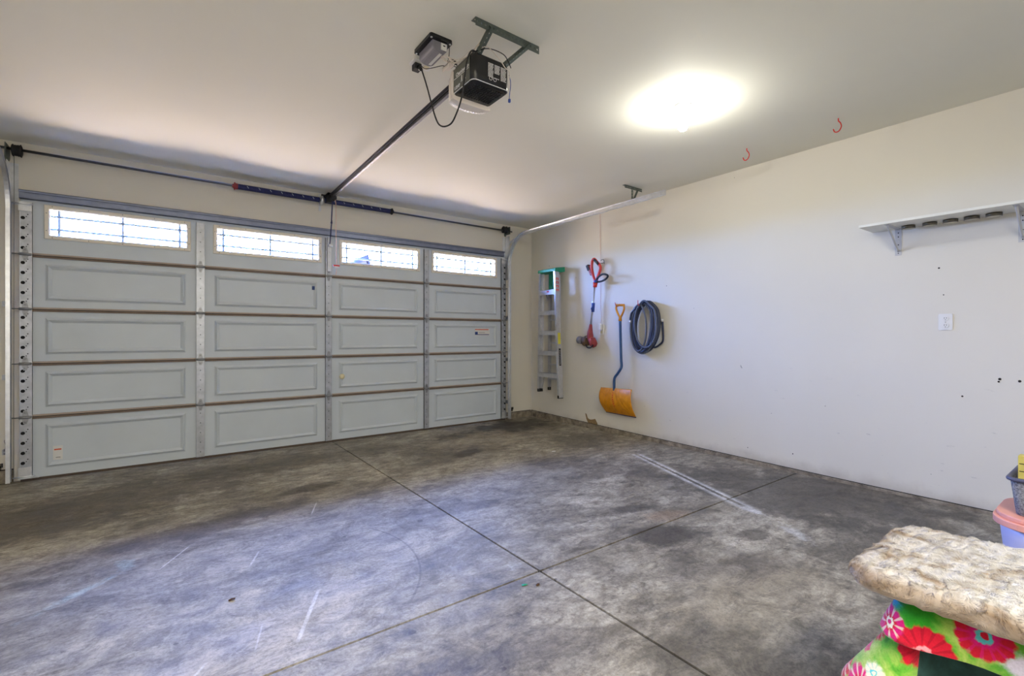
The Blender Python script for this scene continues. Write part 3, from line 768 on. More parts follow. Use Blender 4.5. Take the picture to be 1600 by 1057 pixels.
# ------------------------------------------------------------------ tracks
def track(xc, sgn, label, yend):
    t = thing('garage_door_track', (xc, 5.48, 0), label, 'door track', 'curved steel tracks beside the garage door')
    path = [(5.455, 0.02)]; zc, yc, R = 2.22, 5.455 - .385, .385
    path.append((5.455, 1.1)); path.append((5.455, zc))
    for k in range(1, 17):
        a = PI / 2 * k / 16; path.append((yc + R * math.cos(a), zc + R * math.sin(a)))
    path.append(((yc + yend) / 2, zc + R + .002)); path.append((yend, zc + R + .004))
    mb = MB()
    # C profile in (x, n): n is the inward normal of the path
    prof = [(0.026, -.024), (0, -.026), (0, .026), (0.026, .024), (0.026, .0215), (0.003, .0235), (0.003, -.0235), (0.026, -.0215)]
    prof = [(-a * sgn, b) for a, b in prof]
    n = len(path); vs = []
    for i, (y, z) in enumerate(path):
        a, b = path[max(0, i - 1)], path[min(n - 1, i + 1)]; ty, tz = b[0] - a[0], b[1] - a[1]; l = math.hypot(ty, tz); ty /= l; tz /= l
        ny, nz = tz, -ty
        for px_, pn in prof: vs.append((xc + px_, y + ny * pn, z + nz * pn))
    m_ = len(prof); fs = []
    for i in range(n - 1):
        for k in range(m_):
            j = (k + 1) % m_; fs.append((i * m_ + k, i * m_ + j, (i + 1) * m_ + j, (i + 1) * m_ + k))
    fs.append(tuple(range(m_))); fs.append(tuple((n - 1) * m_ + k for k in range(m_)))
    mb.add(vs, fs); mb.build('rail', M['galv'], t)
    bo = MB(); bo.lathe((xc - sgn * .003, yend + .05, zc + R + .004), (-sgn, 0, 0), [(0, .010), (.004, .010), (.007, .006)], 12); bo.build('end_bolt', M['galv'], t)
    # vertical angle behind and wall clips
    an = MB(); an.box(min(xc, xc + sgn * .003), max(xc, xc + sgn * .003), 5.47, WY - .001, 2.0, 2.62); an.box(min(xc, xc - sgn * .05), max(xc, xc - sgn * .05), WY - .005, WY - .001, 2.28, 2.62)
    an.beam((xc, 5.49, 2.52), (xc, 5.15, 2.60), .004, .035)
    an.build('flag_bracket', M['galv'], t)
    for z in (.25, .86, 1.46):
        cl = MB(); a, b = sorted((xc + sgn * .002, xc + sgn * .045)); cl.box(a, b, WY - .006, WY - .001, z - .022, z + .022); cl.box(*sorted((xc, xc + sgn * .004)), 5.478, WY - .001, z - .022, z + .022)
        cl.lathe((xc + sgn * .028, WY - .006, z), (0, -1, 0), [(0, .008), (.006, .007)], 8); cl.build('wall_clip', M['galv_w'], t)
    return t
track(3.985, 1, 'galvanised curved door track running up beside the ladder corner', 2.86)
track(-1.005, -1, 'galvanised curved door track at the left edge of the photo', 1.2)
# hanger of the right track from the ceiling
hg = thing('track_hanger', (4.06, 3.33, CZ), 'small perforated steel hanger between the ceiling and the right door track', 'bracket')
p = MB(); perf_strip(p, (3.93, 3.33, CZ - .001), (1, 0, 0), (0, 1, 0), .28, .032, -.002, .028, .006); perf_strip(p, (3.93, 3.33, CZ - .034), (1, 0, 0), (0, 0, 1), .28, .032, .002, .028, .006)
p.build('ceiling_angle', M['galv_d'], hg)
p = MB(); perf_strip(p, (4.035, 3.328, 2.62), (0, 0, 1), (1, 0, 0), .16, .03, .002, .03, .005); p.build('drop_strap', M['galv_d'], hg)
p = MB(); p.beam((4.055, 3.325, 2.635), (4.135, 3.325, 2.775), .003, .024, 0, (1, 0, 0)); p.build('diagonal_strap', M['galv_d'], hg)
p = MB(); p.box(3.988, 4.06, 3.315, 3.34, 2.618, 2.640); p.build('foot_clip', M['galv_d'], hg)

# ------------------------------------------------------------------ torsion spring shaft
ts = thing('torsion_spring_shaft', (1.43, 5.47, 2.695), 'steel shaft with two navy torsion springs on the wall above the garage door', 'spring shaft')
ty, tz = 5.475, 2.70
MB().cyl((-1.19, ty, tz + .01), (4.03, ty, tz - .012), .0115, 14).build('shaft', M['shaft'], ts)
def spring(x0, x1, name='spring'):
    m = MB(); n = int((x1 - x0) / .0075); pr = []
    for i in range(n + 1):
        pr.append(((x1 - x0) * i / n, .0285 if i % 2 else .0265))
    m.lathe((x0, ty, tz), (1, 0, 0), pr, 18, 0, False)
    x = x0 + .09
    while x < x1 - .07:
        m.beam((x, ty - .0285, tz + .012), (x + .014, ty - .0285, tz - .008), .004, .003, 1, (0, 1, 0)); x += .105
    return m.build(name, [M['navy'], M['whitepaint']], ts)
spring(.60, 1.395); spring(1.455, 2.215)
for x, c in ((.575, 'redd'), (2.24, 'blackm')):
    m = MB(); s = 1 if c == 'redd' else -1
    m.lathe((x, ty, tz), (s, 0, 0), [(-.012, .018), (0, .020), (.004, .038), (.012, .039), (.016, .030), (.034, .030), (.036, .026), (.05, .026)], 20)
    m.build('winding_cone', M[c], ts)
m = MB(); m.box(1.412, 1.436, WY - .006, WY, 2.60, 2.79); m.box(1.421, 1.426, ty - .02, WY - .001, 2.655, 2.745); m.lathe((1.405, ty, tz), (1, 0, 0), [(0, .03), (.012, .045), (.026, .045), (.038, .03)], 20)
m.build('centre_bracket', M['galv'], ts)
for x, s in ((-.945, 1), (3.905, -1)):
    m = MB(); m.lathe((x - .03, ty, tz), (1, 0, 0), [(0, .044), (.006, .050), (.012, .042), (.02, .044), (.028, .043), (.036, .046), (.044, .044), (.052, .052), (.058, .036)], 24)
    m.build('cable_drum', M['blackm'], ts)
    m = MB(); xx = x - s * .062; m.box(xx - .003, xx + .003, ty - .045, WY - .001, tz - .06, tz + .045); m.box(min(xx, xx - s * .03), max(xx, xx - s * .03), WY - .005, WY - .001, tz - .07, tz + .05)
    m.build('bearing_plate', M['galv_d'], ts)
    m = MB(); m.cyl((x + s * -.022, ty + .02, tz - .02), (x - s * .022, DY - .045, .05), .0017, 6); m.build('lift_cable', M['galv_d'], ts)

# ------------------------------------------------------------------ opener
op = thing('garage_door_opener', (1.40, 2.17, 2.50), 'black motor unit of the door opener with a long steel rail to the door', 'garage door opener')
hx0, hx1, hy0, hy1, hz0, hz1 = 1.268, 1.497, 2.055, 2.265, 2.500, 2.655
m = MB(); ol = rrect(hx0, hx1, hy0, hy1, .028, 6); nn = len(ol)
lv = [(hz0, 0.006), (hz0 + .006, 0.0), (hz1 - .02, 0.0), (hz1 - .006, .006), (hz1, .016)]
cx_, cy_ = (hx0 + hx1) / 2, (hy0 + hy1) / 2; vs = []
for z, ins in lv:
    for a, b in ol: vs.append((cx_ + (a - cx_) * (1 - ins / .11), cy_ + (b - cy_) * (1 - ins / .11), z))
fs = [tuple(reversed(range(nn)))]
for i in range(len(lv) - 1):
    for k in range(nn): fs.append((i * nn + k, i * nn + (k + 1) % nn, (i + 1) * nn + (k + 1) % nn, (i + 1) * nn + k))
fs.append(tuple((len(lv) - 1) * nn + k for k in range(nn)))
m.add(vs, fs, 0, True); m.build('housing', M['black'], op)
m = MB(); m.prism(rrect(hx0 - .002, hx1 + .002, hy0 - .002, hy1 + .005, .026, 5), (0, 0, hz0 + .006), (1, 0, 0), (0, 1, 0), (0, 0, .003)); m.build('trim_line', M['white'], op)
m = MB()
for i in range(12):
    for j in range(9):
        a = hx0 + .03 + i * .0152; b = hy0 + .03 + j * .0162; m.box(a, a + .009, b, b + .009, hz0 - .002, hz0 + .001)
m.build('speaker_grille', M['blackm'], op)
m = MB(); m.box(hx0 - .002, hx0 + .001, hy0 + .03, hy1 - .002, hz0 + .012, hz1 - .022); sl_ = m.build('side_label', M['oplabel'], op)
side = Matrix(((0, 0, -1, 0), (-1, 0, 0, 0), (0, 1, 0, 0), (0, 0, 0, 1)))   # text on the face looking to -X
text('lettering', 'Chamberlain', .026, (hx0 - .0022, hy1 - .040, hz0 + .085), side, M['white'], sl_, .0003, .0006)
text('lettering', '1/2HP', .024, (hx0 - .0022, hy1 - .022, hz0 + .020), side, M['white'], sl_, .0003, .0006)
m = MB(); m.box(hx0 - .003, hx0 - .0022, hy0 + .036, hy1 - .020, hz0 + .076, hz0 + .079)
for q in (0, 1):   # two little walking figures
    yy = hy0 + .075 + .034 * q; zb = hz0 + .040
    m.lathe((hx0 - .003, yy, zb + .026), (1, 0, 0), [(0, .004), (.001, .004)], 10, 0, False)
    m.box(hx0 - .003, hx0 - .0022, yy - .004, yy + .004, zb + .008, zb + .021); m.beam((hx0 - .0027, yy - .002, zb + .009), (hx0 - .0027, yy - .006, zb - .004), .003, .001, 0, (1, 0, 0)); m.beam((hx0 - .0027, yy + .002, zb + .009), (hx0 - .0027, yy + .006, zb - .004), .003, .001, 0, (1, 0, 0))
m.build('printed_figures', M['white'], sl_)
m = MB(); rr = random.Random(3)       # white small print in three columns on the rear face
for cc in range(3):
    xa = hx0 + .092 + cc * .040
    for rr_ in range(11):
        z = hz1 - .040 - rr_ * .0068
        if 7 <= rr_ <= 9 and cc == 1: continue
        x = xa
        while x < xa + .030:
            w = rr.uniform(.003, .008); m.box(x, min(x + w, xa + .033), hy0 - .0008, hy0 + .0002, z, z + .0036); x += w + .0022
for q in range(2):
    pts = [(hx0 + .108 + .026 * q + .009 * math.cos(t * PI / 8), hy0 - .0006, hz0 + .040 + .009 * math.sin(t * PI / 8)) for t in range(16)]; m.tube(pts, .0010, 5, 0, False, True)
m.build('rating_print', M['white'], op)
# lens: a ribbed milky cap round the end that faces the door
m = MB()
def lens_out(z, grow=0.0):
    o = [(1.262 - grow, 2.250)]
    for k in range(0, 19):
        a = PI - PI * k / 18; o.append((1.3825 + (.122 + grow) * math.cos(a), 2.262 + (.082 + grow) * max(0, math.sin(a)) ** .8))
    o.append((1.503 + grow, 2.250)); return o
lv = [(2.474, -.03), (2.482, 0), (2.60, 0), (2.640, -.006), (2.652, -.02)]; vs = []
for z, gr in lv: vs += [(a, b, z) for a, b in lens_out(z, gr)]
nn = len(lens_out(0)); fs = [tuple(range(nn))]
for i in range(len(lv) - 1):
    for k in range(nn): fs.append((i * nn + k, i * nn + (k + 1) % nn, (i + 1) * nn + (k + 1) % nn, (i + 1) * nn + k))
fs.append(tuple((len(lv) - 1) * nn + k for k in range(nn)))
m.add(vs, fs, 0, False)
for k in range(1, 17):
    a = PI - PI * k / 17; c_ = (1.3825 + .123 * math.cos(a), 2.262 + .084 * math.sin(a) ** .8)
    m.tube([(1.3825 + .085 * math.cos(a), 2.262 + .050 * math.sin(a) ** .8, 2.477), (c_[0], c_[1], 2.484), (c_[0], c_[1], 2.60)], .0048, 6)
m.build('light_lens', M['lens'], op)
m = MB(); m.box(1.225, 1.262, 2.235, 2.30, 2.650, 2.655); m.box(1.225, 1.229, 2.235, 2.30, 2.630, 2.655); m.build('lens_tab', M['lens'], op)
m = MB(); m.box(1.30, 1.47, 2.08, 2.22, hz1 - .001, hz1 + .004); m.box(1.35, 1.43, 2.18, 2.45, hz1 + .002, hz1 + .030); m.build('mounting_plate', M['galv_d'], op)
# T rail to the door header
m = MB(); A, B = Vector((1.402, 2.30, 2.690)), Vector((1.478, 5.42, 2.712))
m.beam(A, B, .004, .044); m.beam(A + Vector((0, 0, .020)), B + Vector((0, 0, .020)), .036, .004); m.beam(A - Vector((0, 0, .021)), B - Vector((0, 0, .021)), .020, .005)
m.build('rail', M['railm'], op)
m = MB(); d_ = (B - A).normalized()
for sx in (-1, 1): m.cyl(A + Vector((sx * .012, 0, -.004)), B - d_ * .12 + Vector((sx * .012, 0, -.004)), .0035, 6)
m.build('drive_chain', M['blackm'], op)
m = MB(); m.box(1.455, 1.50, 5.36, 5.435, 2.665, 2.765); m.box(1.455, 1.50, 5.36, WY - .005, 2.738, 2.765); m.lathe((1.457, 5.34, 2.70), (1, 0, 0), [(0, .030), (.004, .034), (.034, .034), (.038, .030)], 18); m.box(1.44, 1.515, WY - .006, WY - .0005, 2.734, 2.795)
m.build('header_pulley', M['blackm'], op)
m = MB(); m.box(1.455, 1.497, 5.18, 5.30, 2.655, 2.688); m.build('trolley', M['blackm'], op)
m = MB(); m.beam((1.477, 5.27, 2.66), (1.487, 5.345, 2.43), .006, .024, 0, (0, 1, 0)); m.beam((1.489, 5.335, 2.46), (1.502, 5.462, 2.215), .006, .026, 0, (0, 1, 0)); m.lathe((1.480, 5.345, 2.435), (1, 0, 0), [(0, .008), (.018, .008)], 10)
m.build('door_arm', M['navy'], op)

hb = thing('mounting_bracket', (1.46, 2.03, CZ), 'perforated steel angle on the ceiling with two straps holding the opener', 'bracket')
m = MB(); u = Vector((1, .012, 0)).normalized()
perf_strip(m, (1.262, 2.020, CZ - .0005), u, (0, 1, 0), .415, .042, -.0025, .024, .0062)
perf_strip(m, (1.262, 2.022, CZ - .043), u, (0, 0, 1), .415, .042, .0025, .024, .0062)
m.build('ceiling_angle', M['galv_d'], hb)
def strap(a, b, w):
    m = MB(); a, b = Vector(a), Vector(b); u = (b - a).normalized(); v = u.cross(Vector((1, 0, 0))).normalized()
    perf_strip(m, a, u, v, (b - a).length, w, .0025, .024, .005); perf_strip(m, a, u, Vector((1, 0, 0)), (b - a).length, w, .0025, .024, .005)
    m.build('strap', M['galv_d'], hb)
strap((1.345, 2.022, 2.79), (1.325, 2.165, 2.665), .036)
strap((1.600, 2.026, 2.795), (1.472, 2.120, 2.662), .038)
for fx_, fy_ in ((1.322, 2.145), (1.452, 2.105)):
    m = MB(); m.box(fx_, fx_ + .038, fy_, fy_ + .03, 2.6562, 2.672); m.build('strap_foot', M['galv_d'], hb)

# ceiling receiver box: black base plate with a drum-bottomed grey cover
bx = thing('ceiling_speaker_box', (1.20, 2.36, CZ), 'black box with a grey rounded cover and white label on the ceiling beside the opener', 'electrical box')
m = MB(); m.prism(rrect(1.135, 1.268, 2.262, 2.470, .012, 3), (0, 0, CZ), (1, 0, 0), (0, 1, 0), (0, 0, -.018)); m.build('base_plate', M['black'], bx)
m = MB(); ol = [(.0, 0), (.0, .030)] + [(.045 - .045 * math.cos(PI * k / 10), .030 + .024 * math.sin(PI * k / 10)) for k in range(1, 10)] + [(.090, .030), (.090, 0)]
m.prism(ol, (1.158, 2.285, CZ - .018), (1, 0, 0), (0, 0, -1), (0, .165, 0)); m.build('cover', M['grey'], bx, .003)
m = MB(); m.box(1.207, 1.240, 2.279, 2.2845, CZ - .060, CZ - .024); m.box(1.2185, 1.2315, 2.2785, 2.2795, CZ - .040, CZ - .034, 1); m.build('label', [M['stickwhite'], M['black']], bx)
m = MB(); m.box(1.206, 1.222, 2.30, 2.43, CZ - .0735, CZ - .0715); m.build('label', M['stickwhite'], bx)
for xx in (1.146, 1.257):
    for yy in (2.274, 2.458):
        m = MB(); m.lathe((xx, yy, CZ - .018), (0, 0, -1), [(0, .006), (.004, .005)], 10); m.build('screw', M['galv'], bx)
# ceiling outlet + plug + cord
oc = thing('ceiling_outlet', (1.23, 2.58, CZ), 'white outlet plate on the ceiling that feeds the door opener', 'outlet')
m = MB(); m.prism(rrect(1.168, 1.292, 2.535, 2.608, .006, 3), (0, 0, CZ), (1, 0, 0), (0, 1, 0), (0, 0, -.006)); m.build('plate', M['white'], oc)
for xx in (1.185, 1.245):
    m = MB(); m.box(xx, xx + .03, 2.555, 2.590, CZ - .009, CZ - .006); m.build('receptacle', M['ivory'], oc)
pc = thing('power_cord', (1.20, 2.50, 2.76), 'black power cord looping down from the ceiling outlet to the opener', 'cord')
m = MB(); m.box(1.180, 1.222, 2.548, 2.596, CZ - .045, CZ - .009); m.build('adapter', M['blackm'], pc, .004)
m = MB(); m.lathe((1.205, 2.552, CZ - .034), (0.1, -1, -.9), [(0, .014), (.02, .013), (.045, .006)], 12); m.build('plug', M['black'], pc)
cord = [(1.208, 2.525, 2.745), (1.205, 2.495, 2.70), (1.20, 2.43, 2.590), (1.205, 2.345, 2.400), (1.21, 2.285, 2.330), (1.225, 2.21, 2.318), (1.235, 2.165, 2.36), (1.245, 2.13, 2.43), (1.250, 2.11, 2.52), (1.255, 2.09, 2.61), (1.28, 2.085, 2.665), (1.33, 2.10, 2.672)]
MB().tube(spline(cord, 8), .0042, 8).build('cable', M['blackm'], pc)
# bundle of low-voltage wires
wb_ = thing('wire_bundle', (1.30, 2.25, 2.72), 'tangle of thin white and black wires over the opener motor', 'wires')
m = MB(); r2 = random.Random(11)
for q in range(6):
    j = lambda s=.012: r2.uniform(-s, s)
    m.tube(spline([(1.235 + j(.004), 2.34 + j(), CZ - .06), (1.245 + j(), 2.27 + j(), 2.69 + j()), (1.27 + j(), 2.23 + j(), 2.665 + abs(j())), (1.31 + j(), 2.16 + j(), 2.69 + j()), (1.335 + j(), 2.11 + j(), 2.72 + j()), (1.345 + j(), 2.06 + j(), 2.765)], 6), .0018, 6)
m.tube(spline([(1.335, 2.10, 2.70), (1.36, 2.06, 2.70), (1.42, 2.045, 2.655), (1.46, 2.045, 2.62), (1.485, 2.04, 2.605), (1.50, 2.06, 2.58)], 6), .0022, 6)
m.tube(spline([(1.235, 2.33, 2.735), (1.25, 2.29, 2.72), (1.27, 2.26, 2.70), (1.28, 2.24, 2.68)], 6), .0022, 6)
m.build('white_wires', M['wirew'], wb_)
m = MB()
m.tube(spline([(1.21, 2.545, 2.78), (1.22, 2.50, 2.74), (1.235, 2.42, 2.715), (1.255, 2.35, 2.70), (1.27, 2.30, 2.665), (1.275, 2.26, 2.668)], 6), .0022, 6)
m.tube(spline([(1.262, 2.29, 2.782), (1.266, 2.30, 2.74), (1.262, 2.31, 2.70), (1.268, 2.29, 2.675)], 6), .0020, 6)
m.tube(spline([(1.31, 2.13, 2.69), (1.37, 2.07, 2.70), (1.45, 2.05, 2.69), (1.485, 2.05, 2.662), (1.50, 2.046, 2.63)], 6), .0024, 6)
for q in range(3): m.tube(spline([(1.275 + .02 * math.cos(t), 2.275 + .028 * math.sin(t), 2.672 + .012 * math.sin(t * 1.7 + q) + .006 * q) for t in [k * .7 for k in range(10)]], 3), .002, 6)
m.build('black_wires', M['blackm'], wb_)
m = MB(); m.tube(spline([(1.498, 2.06, 2.60), (1.512, 2.065, 2.56), (1.515, 2.08, 2.50), (1.518, 2.085, 2.47)], 6), .002, 6); m.box(1.513, 1.523, 2.080, 2.090, 2.468, 2.486, 0); m.build('antenna_wire', M['blueg'], wb_)

# emergency release
rc = thing('release_cord', (1.48, 5.24, 2.60), 'pale release cord with a red handle hanging from the opener rail', 'pull cord')
MB().tube(spline([(1.488, 5.22, 2.665), (1.50, 5.222, 2.60), (1.502, 5.224, 2.30), (1.508, 5.224, 1.98), (1.506, 5.224, 1.90), (1.500, 5.222, 1.855)], 6), .0035, 8).build('rope', M['rope'], rc)
m = MB(); m.box(1.474, 1.538, 5.210, 5.238, 1.945, 1.962); m.box(1.482, 1.530, 5.212, 5.236, 1.929, 1.945, 1); m.build('handle', [M['red'], M['white']], rc, .003)

# ------------------------------------------------------------------ ceiling lamp
cl = thing('ceiling_light', (2.911, 1.952, CZ), 'bare lit bulb in a white porcelain holder on the ceiling', 'lamp')
m = MB(); m.lathe((2.911, 1.952, CZ), (0, 0, -1), [(0, .058), (.008, .058), (.016, .050), (.024, .030), (.066, .026), (.074, .024)], 28); m.build('lamp_holder', M['white'], cl)
m = MB(); m.lathe((2.911, 1.952, CZ - .074), (0, 0, -1), [(0, .016), (.020, .018), (.045, .028), (.066, .033), (.084, .031), (.098, .020), (.104, .006)], 24); m.build('bulb', M['bulb'], cl)
# red ceiling hooks
def chook(x, y, label):
    m = MB()
    m.tube(spline([(x, y, CZ + .01), (x, y, CZ - .018), (x + .006, y - .010, CZ - .035), (x + .008, y - .016, CZ - .06), (x + .002, y - .008, CZ - .088), (x, y + .008, CZ - .098), (x - .002, y + .024, CZ - .092), (x - .002, y + .032, CZ - .07)], 6), .0042, 8)
    o = m.build('ceiling_hook', M['redhook'], None, 0, (x, y, CZ)); tag(o, label, 'hook', 'red ceiling hooks')
chook(4.017, 2.074, 'red vinyl hook in the ceiling between the lamp and the right wall')
chook(4.003, 1.388, 'red vinyl hook in the ceiling farther right, above the shelf end')

# ------------------------------------------------------------------ step ladder on the right wall
ld = thing('step_ladder', (4.33, 4.93, .37), 'folded aluminium step ladder with a green top hanging by the corner', 'ladder')
FX = 4.235; BXX = 4.40
Lt, Lb, Rt, Rb = (5.10, 2.09), (5.135, .43), (4.800, 2.07), (4.715, .375)
def rail_c(ya, za, yb, zb, x0, x1, name, sgn):
    m = MB(); a, b = Vector((x0, ya, za)), Vector((x0, yb, zb))
    w = .032
    # channel: web on the outside plus two flanges
    for (ox, wx_, oy, wy_) in ((0, x1 - x0, sgn * w / 2, .003), (0, .003, 0, w), (x1 - x0 - .003, .003, 0, w)):
        vs = []
        for (y, z) in ((ya, za), (yb, zb)):
            for dx in (ox, ox + wx_):
                for dy in (oy - wy_ / 2, oy + wy_ / 2): vs.append((x0 + dx, y + dy, z))
        m.add(vs, [(0, 1, 3, 2), (4, 6, 7, 5), (0, 4, 5, 1), (2, 3, 7, 6), (0, 2, 6, 4), (1, 5, 7, 3)])
    return m.build(name, M['alu'], ld)
rail_c(*Lt, *Lb, FX, FX + .075, 'front_rail', 1)
fr = rail_c(*Rt, *Rb, FX, FX + .075, 'front_rail', -1)
rail_c(5.045, 2.06, 5.065, .45, BXX - .035, BXX, 'rear_rail', 1)
rail_c(4.870, 2.04, 4.830, .40, BXX - .035, BXX, 'rear_rail', -1)
def yl(z): t = (Lt[1] - z) / (Lt[1] - Lb[1]); return Lt[0] + (Lb[0] - Lt[0]) * t
def yr(z): t = (Rt[1] - z) / (Rt[1] - Rb[1]); return Rt[0] + (Rb[0] - Rt[0]) * t
for z in (1.80, 1.518, 1.243, .965, .665):
    m = MB(); a, b = yr(z) + .002, yl(z) - .002
    m.box(FX - .002, FX + .078, a, b, z + .022, z + .026); m.box(FX - .002, FX + .002, a, b, z - .040 if z > 1.7 else z - .034, z + .026); m.box(FX + .074, FX + .078, a, b, z - .008, z + .026)
    for q in range(5): m.box(FX + .006 + q * .014, FX + .010 + q * .014, a, b, z + .026, z + .0275)
    m.build('step', M['alu'], ld)
for z in (1.42, 1.10, .80, .60):
    m = MB(); m.box(BXX - .030, BXX - .008, yr(z) + .10, yl(z) - .05, z - .010, z + .010); m.build('rear_brace', M['alu'], ld)
m = MB(); ol = [(FX - .012, 2.070), (FX - .008, 2.108), (FX + .03, 2.118), (BXX + .004, 2.135), (BXX + .006, 2.072), (BXX - .05, 2.058)]
m.prism([(a, b) for a, b in ol], (0, 4.765, 0), (1, 0, 0), (0, 0, 1), (0, .365, 0)); m.build('top_cap', M['green'], ld, .006)
m = MB(); m.box(BXX - .042, BXX - .030, 4.86, 5.05, 1.80, 2.06)
for q in range(12): 
    a = q / 12 * 2 * PI; b = (q + 1) / 12 * 2 * PI
    m.beam((BXX - .046, 4.945 + .05 * math.cos(a), 1.93 + .07 * math.sin(a)), (BXX - .046, 4.945 + .05 * math.cos(b), 1.93 + .07 * math.sin(b)), .008, .008, 0, (1, 0, 0))
m.build('pail_shelf', M['green'], ld, .003)
m = MB(); m.beam((FX + .05, 4.96, 1.78), (FX + .06, 4.99, 1.68), .02, .006, 0, (0, 1, 0)); m.beam((FX + .05, 5.02, 1.78), (FX + .06, 4.99, 1.68), .02, .006, 0, (0, 1, 0)); m.build('latch', M['grey'], ld)
for z0_, z1_ in ((.64, .42),):
    for ya_, yb_, zb_ in ((yr(.64) + .05, yr(.45) + .012, .44), (yl(.64) - .05, yl(.45) - .012, .46)):
        m = MB(); m.beam((FX + .07, ya_, .645), (FX + .06, yb_, zb_), .003, .018, 0, (1, 0, 0)); m.build('foot_brace', M['alu'], ld)
for (y, z, x0, x1) in ((5.135, .43, FX, FX + .075), (4.715, .375, FX, FX + .075), (5.065, .45, BXX - .035, BXX), (4.830, .40, BXX - .035, BXX)):
    m = MB(); m.box(x0 - .003, x1 + .003, y - .016, y + .016, z - .012, z + .03); m.build('foot', M['blackm'], ld, .003)
def on_rail(z0_, z1_, x0, x1, mat, name, off=.0180):
    m = MB(); vs = []
    for z in (z0_, z1_):
        y = yr(z) - off
        for x in (x0, x1):
            for dy in (0, .0012): vs.append((x, y - dy, z))
    m.add(vs, [(0, 1, 3, 2), (4, 6, 7, 5), (0, 4, 5, 1), (2, 3, 7, 6), (0, 2, 6, 4), (1, 5, 7, 3)]); return m.build(name, mat, fr)
on_rail(1.09, 1.24, FX + .016, FX + .058, M['yellow'], 'safety_label')
on_rail(.80, 1.03, FX + .022, FX + .056, M['black'], 'spec_label')
for q in range(9): on_rail(.82 + q * .022, .832 + q * .022, FX + .036, FX + .042, M['stickwhite'], 'spec_print', .0193)
for q in range(4):
    on_rail(1.80 + q * .050, 1.830 + q * .050, FX + .012, FX + .062, M['red'], 'warning_label'); on_rail(1.809 + q * .05, 1.816 + q * .05, FX + .018, FX + .050, M['stickwhite'], 'warning_print', .0193)
on_rail(1.24, 1.56, FX + .052, FX + .066, M['galv'], 'spreader_bar')
m = MB(); m.box(FX - .0035, FX - .0022, 4.90, 4.945, 1.792, 1.812); m.build('warning_label', M['red'], ld)
m = MB(); m.tube(spline([(WX, 4.95, 2.02), (BXX + .01, 4.95, 2.015), (BXX - .006, 4.95, 2.03), (BXX - .006, 4.95, 2.05)], 5), .006, 8); m.lathe((WX, 4.95, 2.02), (-1, 0, 0), [(0, .014), (.004, .014)], 12)
tag(m.build('ladder_hook', M['galv'], None, 0, (WX, 4.95, 2.02)), 'steel wall hook behind the top of the step ladder', 'hook')

# ------------------------------------------------------------------ string trimmer
tr = thing('string_trimmer', (4.38, 4.25, 1.05), 'red cordless string trimmer hanging on the right wall, head down', 'string trimmer')
TX = 4.375
def T(y, z, x=TX): return (x, y, z)
m = MB()
loop = spline([T(4.17, 1.845), T(4.150, 1.91), T(4.110, 1.985), T(4.092, 2.045), T(4.112, 2.085), T(4.160, 2.135), T(4.198, 2.165), T(4.225, 2.150), T(4.238, 2.10), T(4.235, 2.04), T(4.215, 1.96), T(4.185, 1.89), T(4.178, 1.845)], 5)
m.tube(loop, .0185, 12); m.tube([T(4.175, 1.87), T(4.185, 1.81)], [.030, .024], 14); m.build('handle_loop', M['red'], tr)
m = MB(); m.tube(spline([T(4.110, 2.085, TX - .012), T(4.150, 2.125, TX - .014), T(4.185, 2.155, TX - .012)], 5), .016, 10); m.build('grip', M['blackm'], bpy.data.objects['handle_loop'])
m = MB(); m.beam(T(4.235, 1.97), T(4.285, 2.085), .045, .036, 0, (0, 1, 0)); m.build('battery_arm', M['redd'], tr, .006)
m = MB(); m.beam(T(4.272, 2.03), T(4.303, 2.10), .058, .040, 0, (0, 1, 0)); m.build('battery', M['blackm'], tr, .006)
m = MB(); X2 = TX - .02
m.tube(spline([(TX - .01, 4.162, 1.885), (X2, 4.11, 1.925), (X2 - .02, 4.03, 1.950), (X2 - .03, 3.965, 1.945), (X2 - .03, 3.925, 1.922), (X2 - .02, 3.965, 1.890), (X2, 4.06, 1.870), (TX - .01, 4.155, 1.872)], 5), .0125, 10, 0, True); m.build('side_handle', M['blackm'], tr)
m = MB(); m.tube([(TX - .02, 4.165, 1.878), (TX - .03, 4.13, 1.885)], .017, 12); m.build('side_handle_knob', M['blueg'], tr)
m = MB(); m.cyl(T(4.189, 1.815), T(4.258, 1.31), .0125, 14); m.build('shaft', M['alu'], tr)
m = MB(); m.tube([T(4.210, 1.615), T(4.220, 1.50)], [.021, .019], 14); m.tube([T(4.212, 1.56, TX - .02), T(4.216, 1.53, TX - .032)], .010, 8); m.build('clamp_collar', M['blueg'], tr)
m = MB(); m.tube(spline([T(4.256, 1.345), T(4.262, 1.28), T(4.268, 1.23), T(4.262, 1.17), T(4.24, 1.12)], 5), [.018 + .024 * min(1, k / 12) for k in range(21)], 14); m.build('neck', M['redd'], tr)
m = MB(); m.lathe((TX + .0, 4.225, 1.125), (0.1, -.35, -.9), [(-.05, .030), (-.035, .048), (.01, .052), (.045, .050), (.06, .036), (.072, .024)], 20); m.build('motor_housing', M['redd'], tr)
m = MB(); m.tube(spline([T(4.32, 1.10, TX - .03), T(4.28, 1.055, TX - .04), T(4.22, 1.05, TX - .045), T(4.175, 1.085, TX - .04)], 5), .009, 8); m.build('edge_guide', M['blackm'], tr)
m = MB(); vs = []; fs = []; n_ = 14   # cupped guard
for i in range(n_ + 1):
    a = math.radians(100 + 150 * i / n_)
    for j, (r_, dx) in enumerate(((.03, -.03), (.09, -.02), (.125, .01), (.13, .045))):
        vs.append((TX + dx - .01, 4.30 - 1.0 * r_ * math.cos(a), 1.135 + .62 * r_ * math.sin(a) * .9))
for i in range(n_):
    for j in range(3): fs.append((i * 4 + j, i * 4 + j + 1, i * 4 + 5 + j, i * 4 + 4 + j))
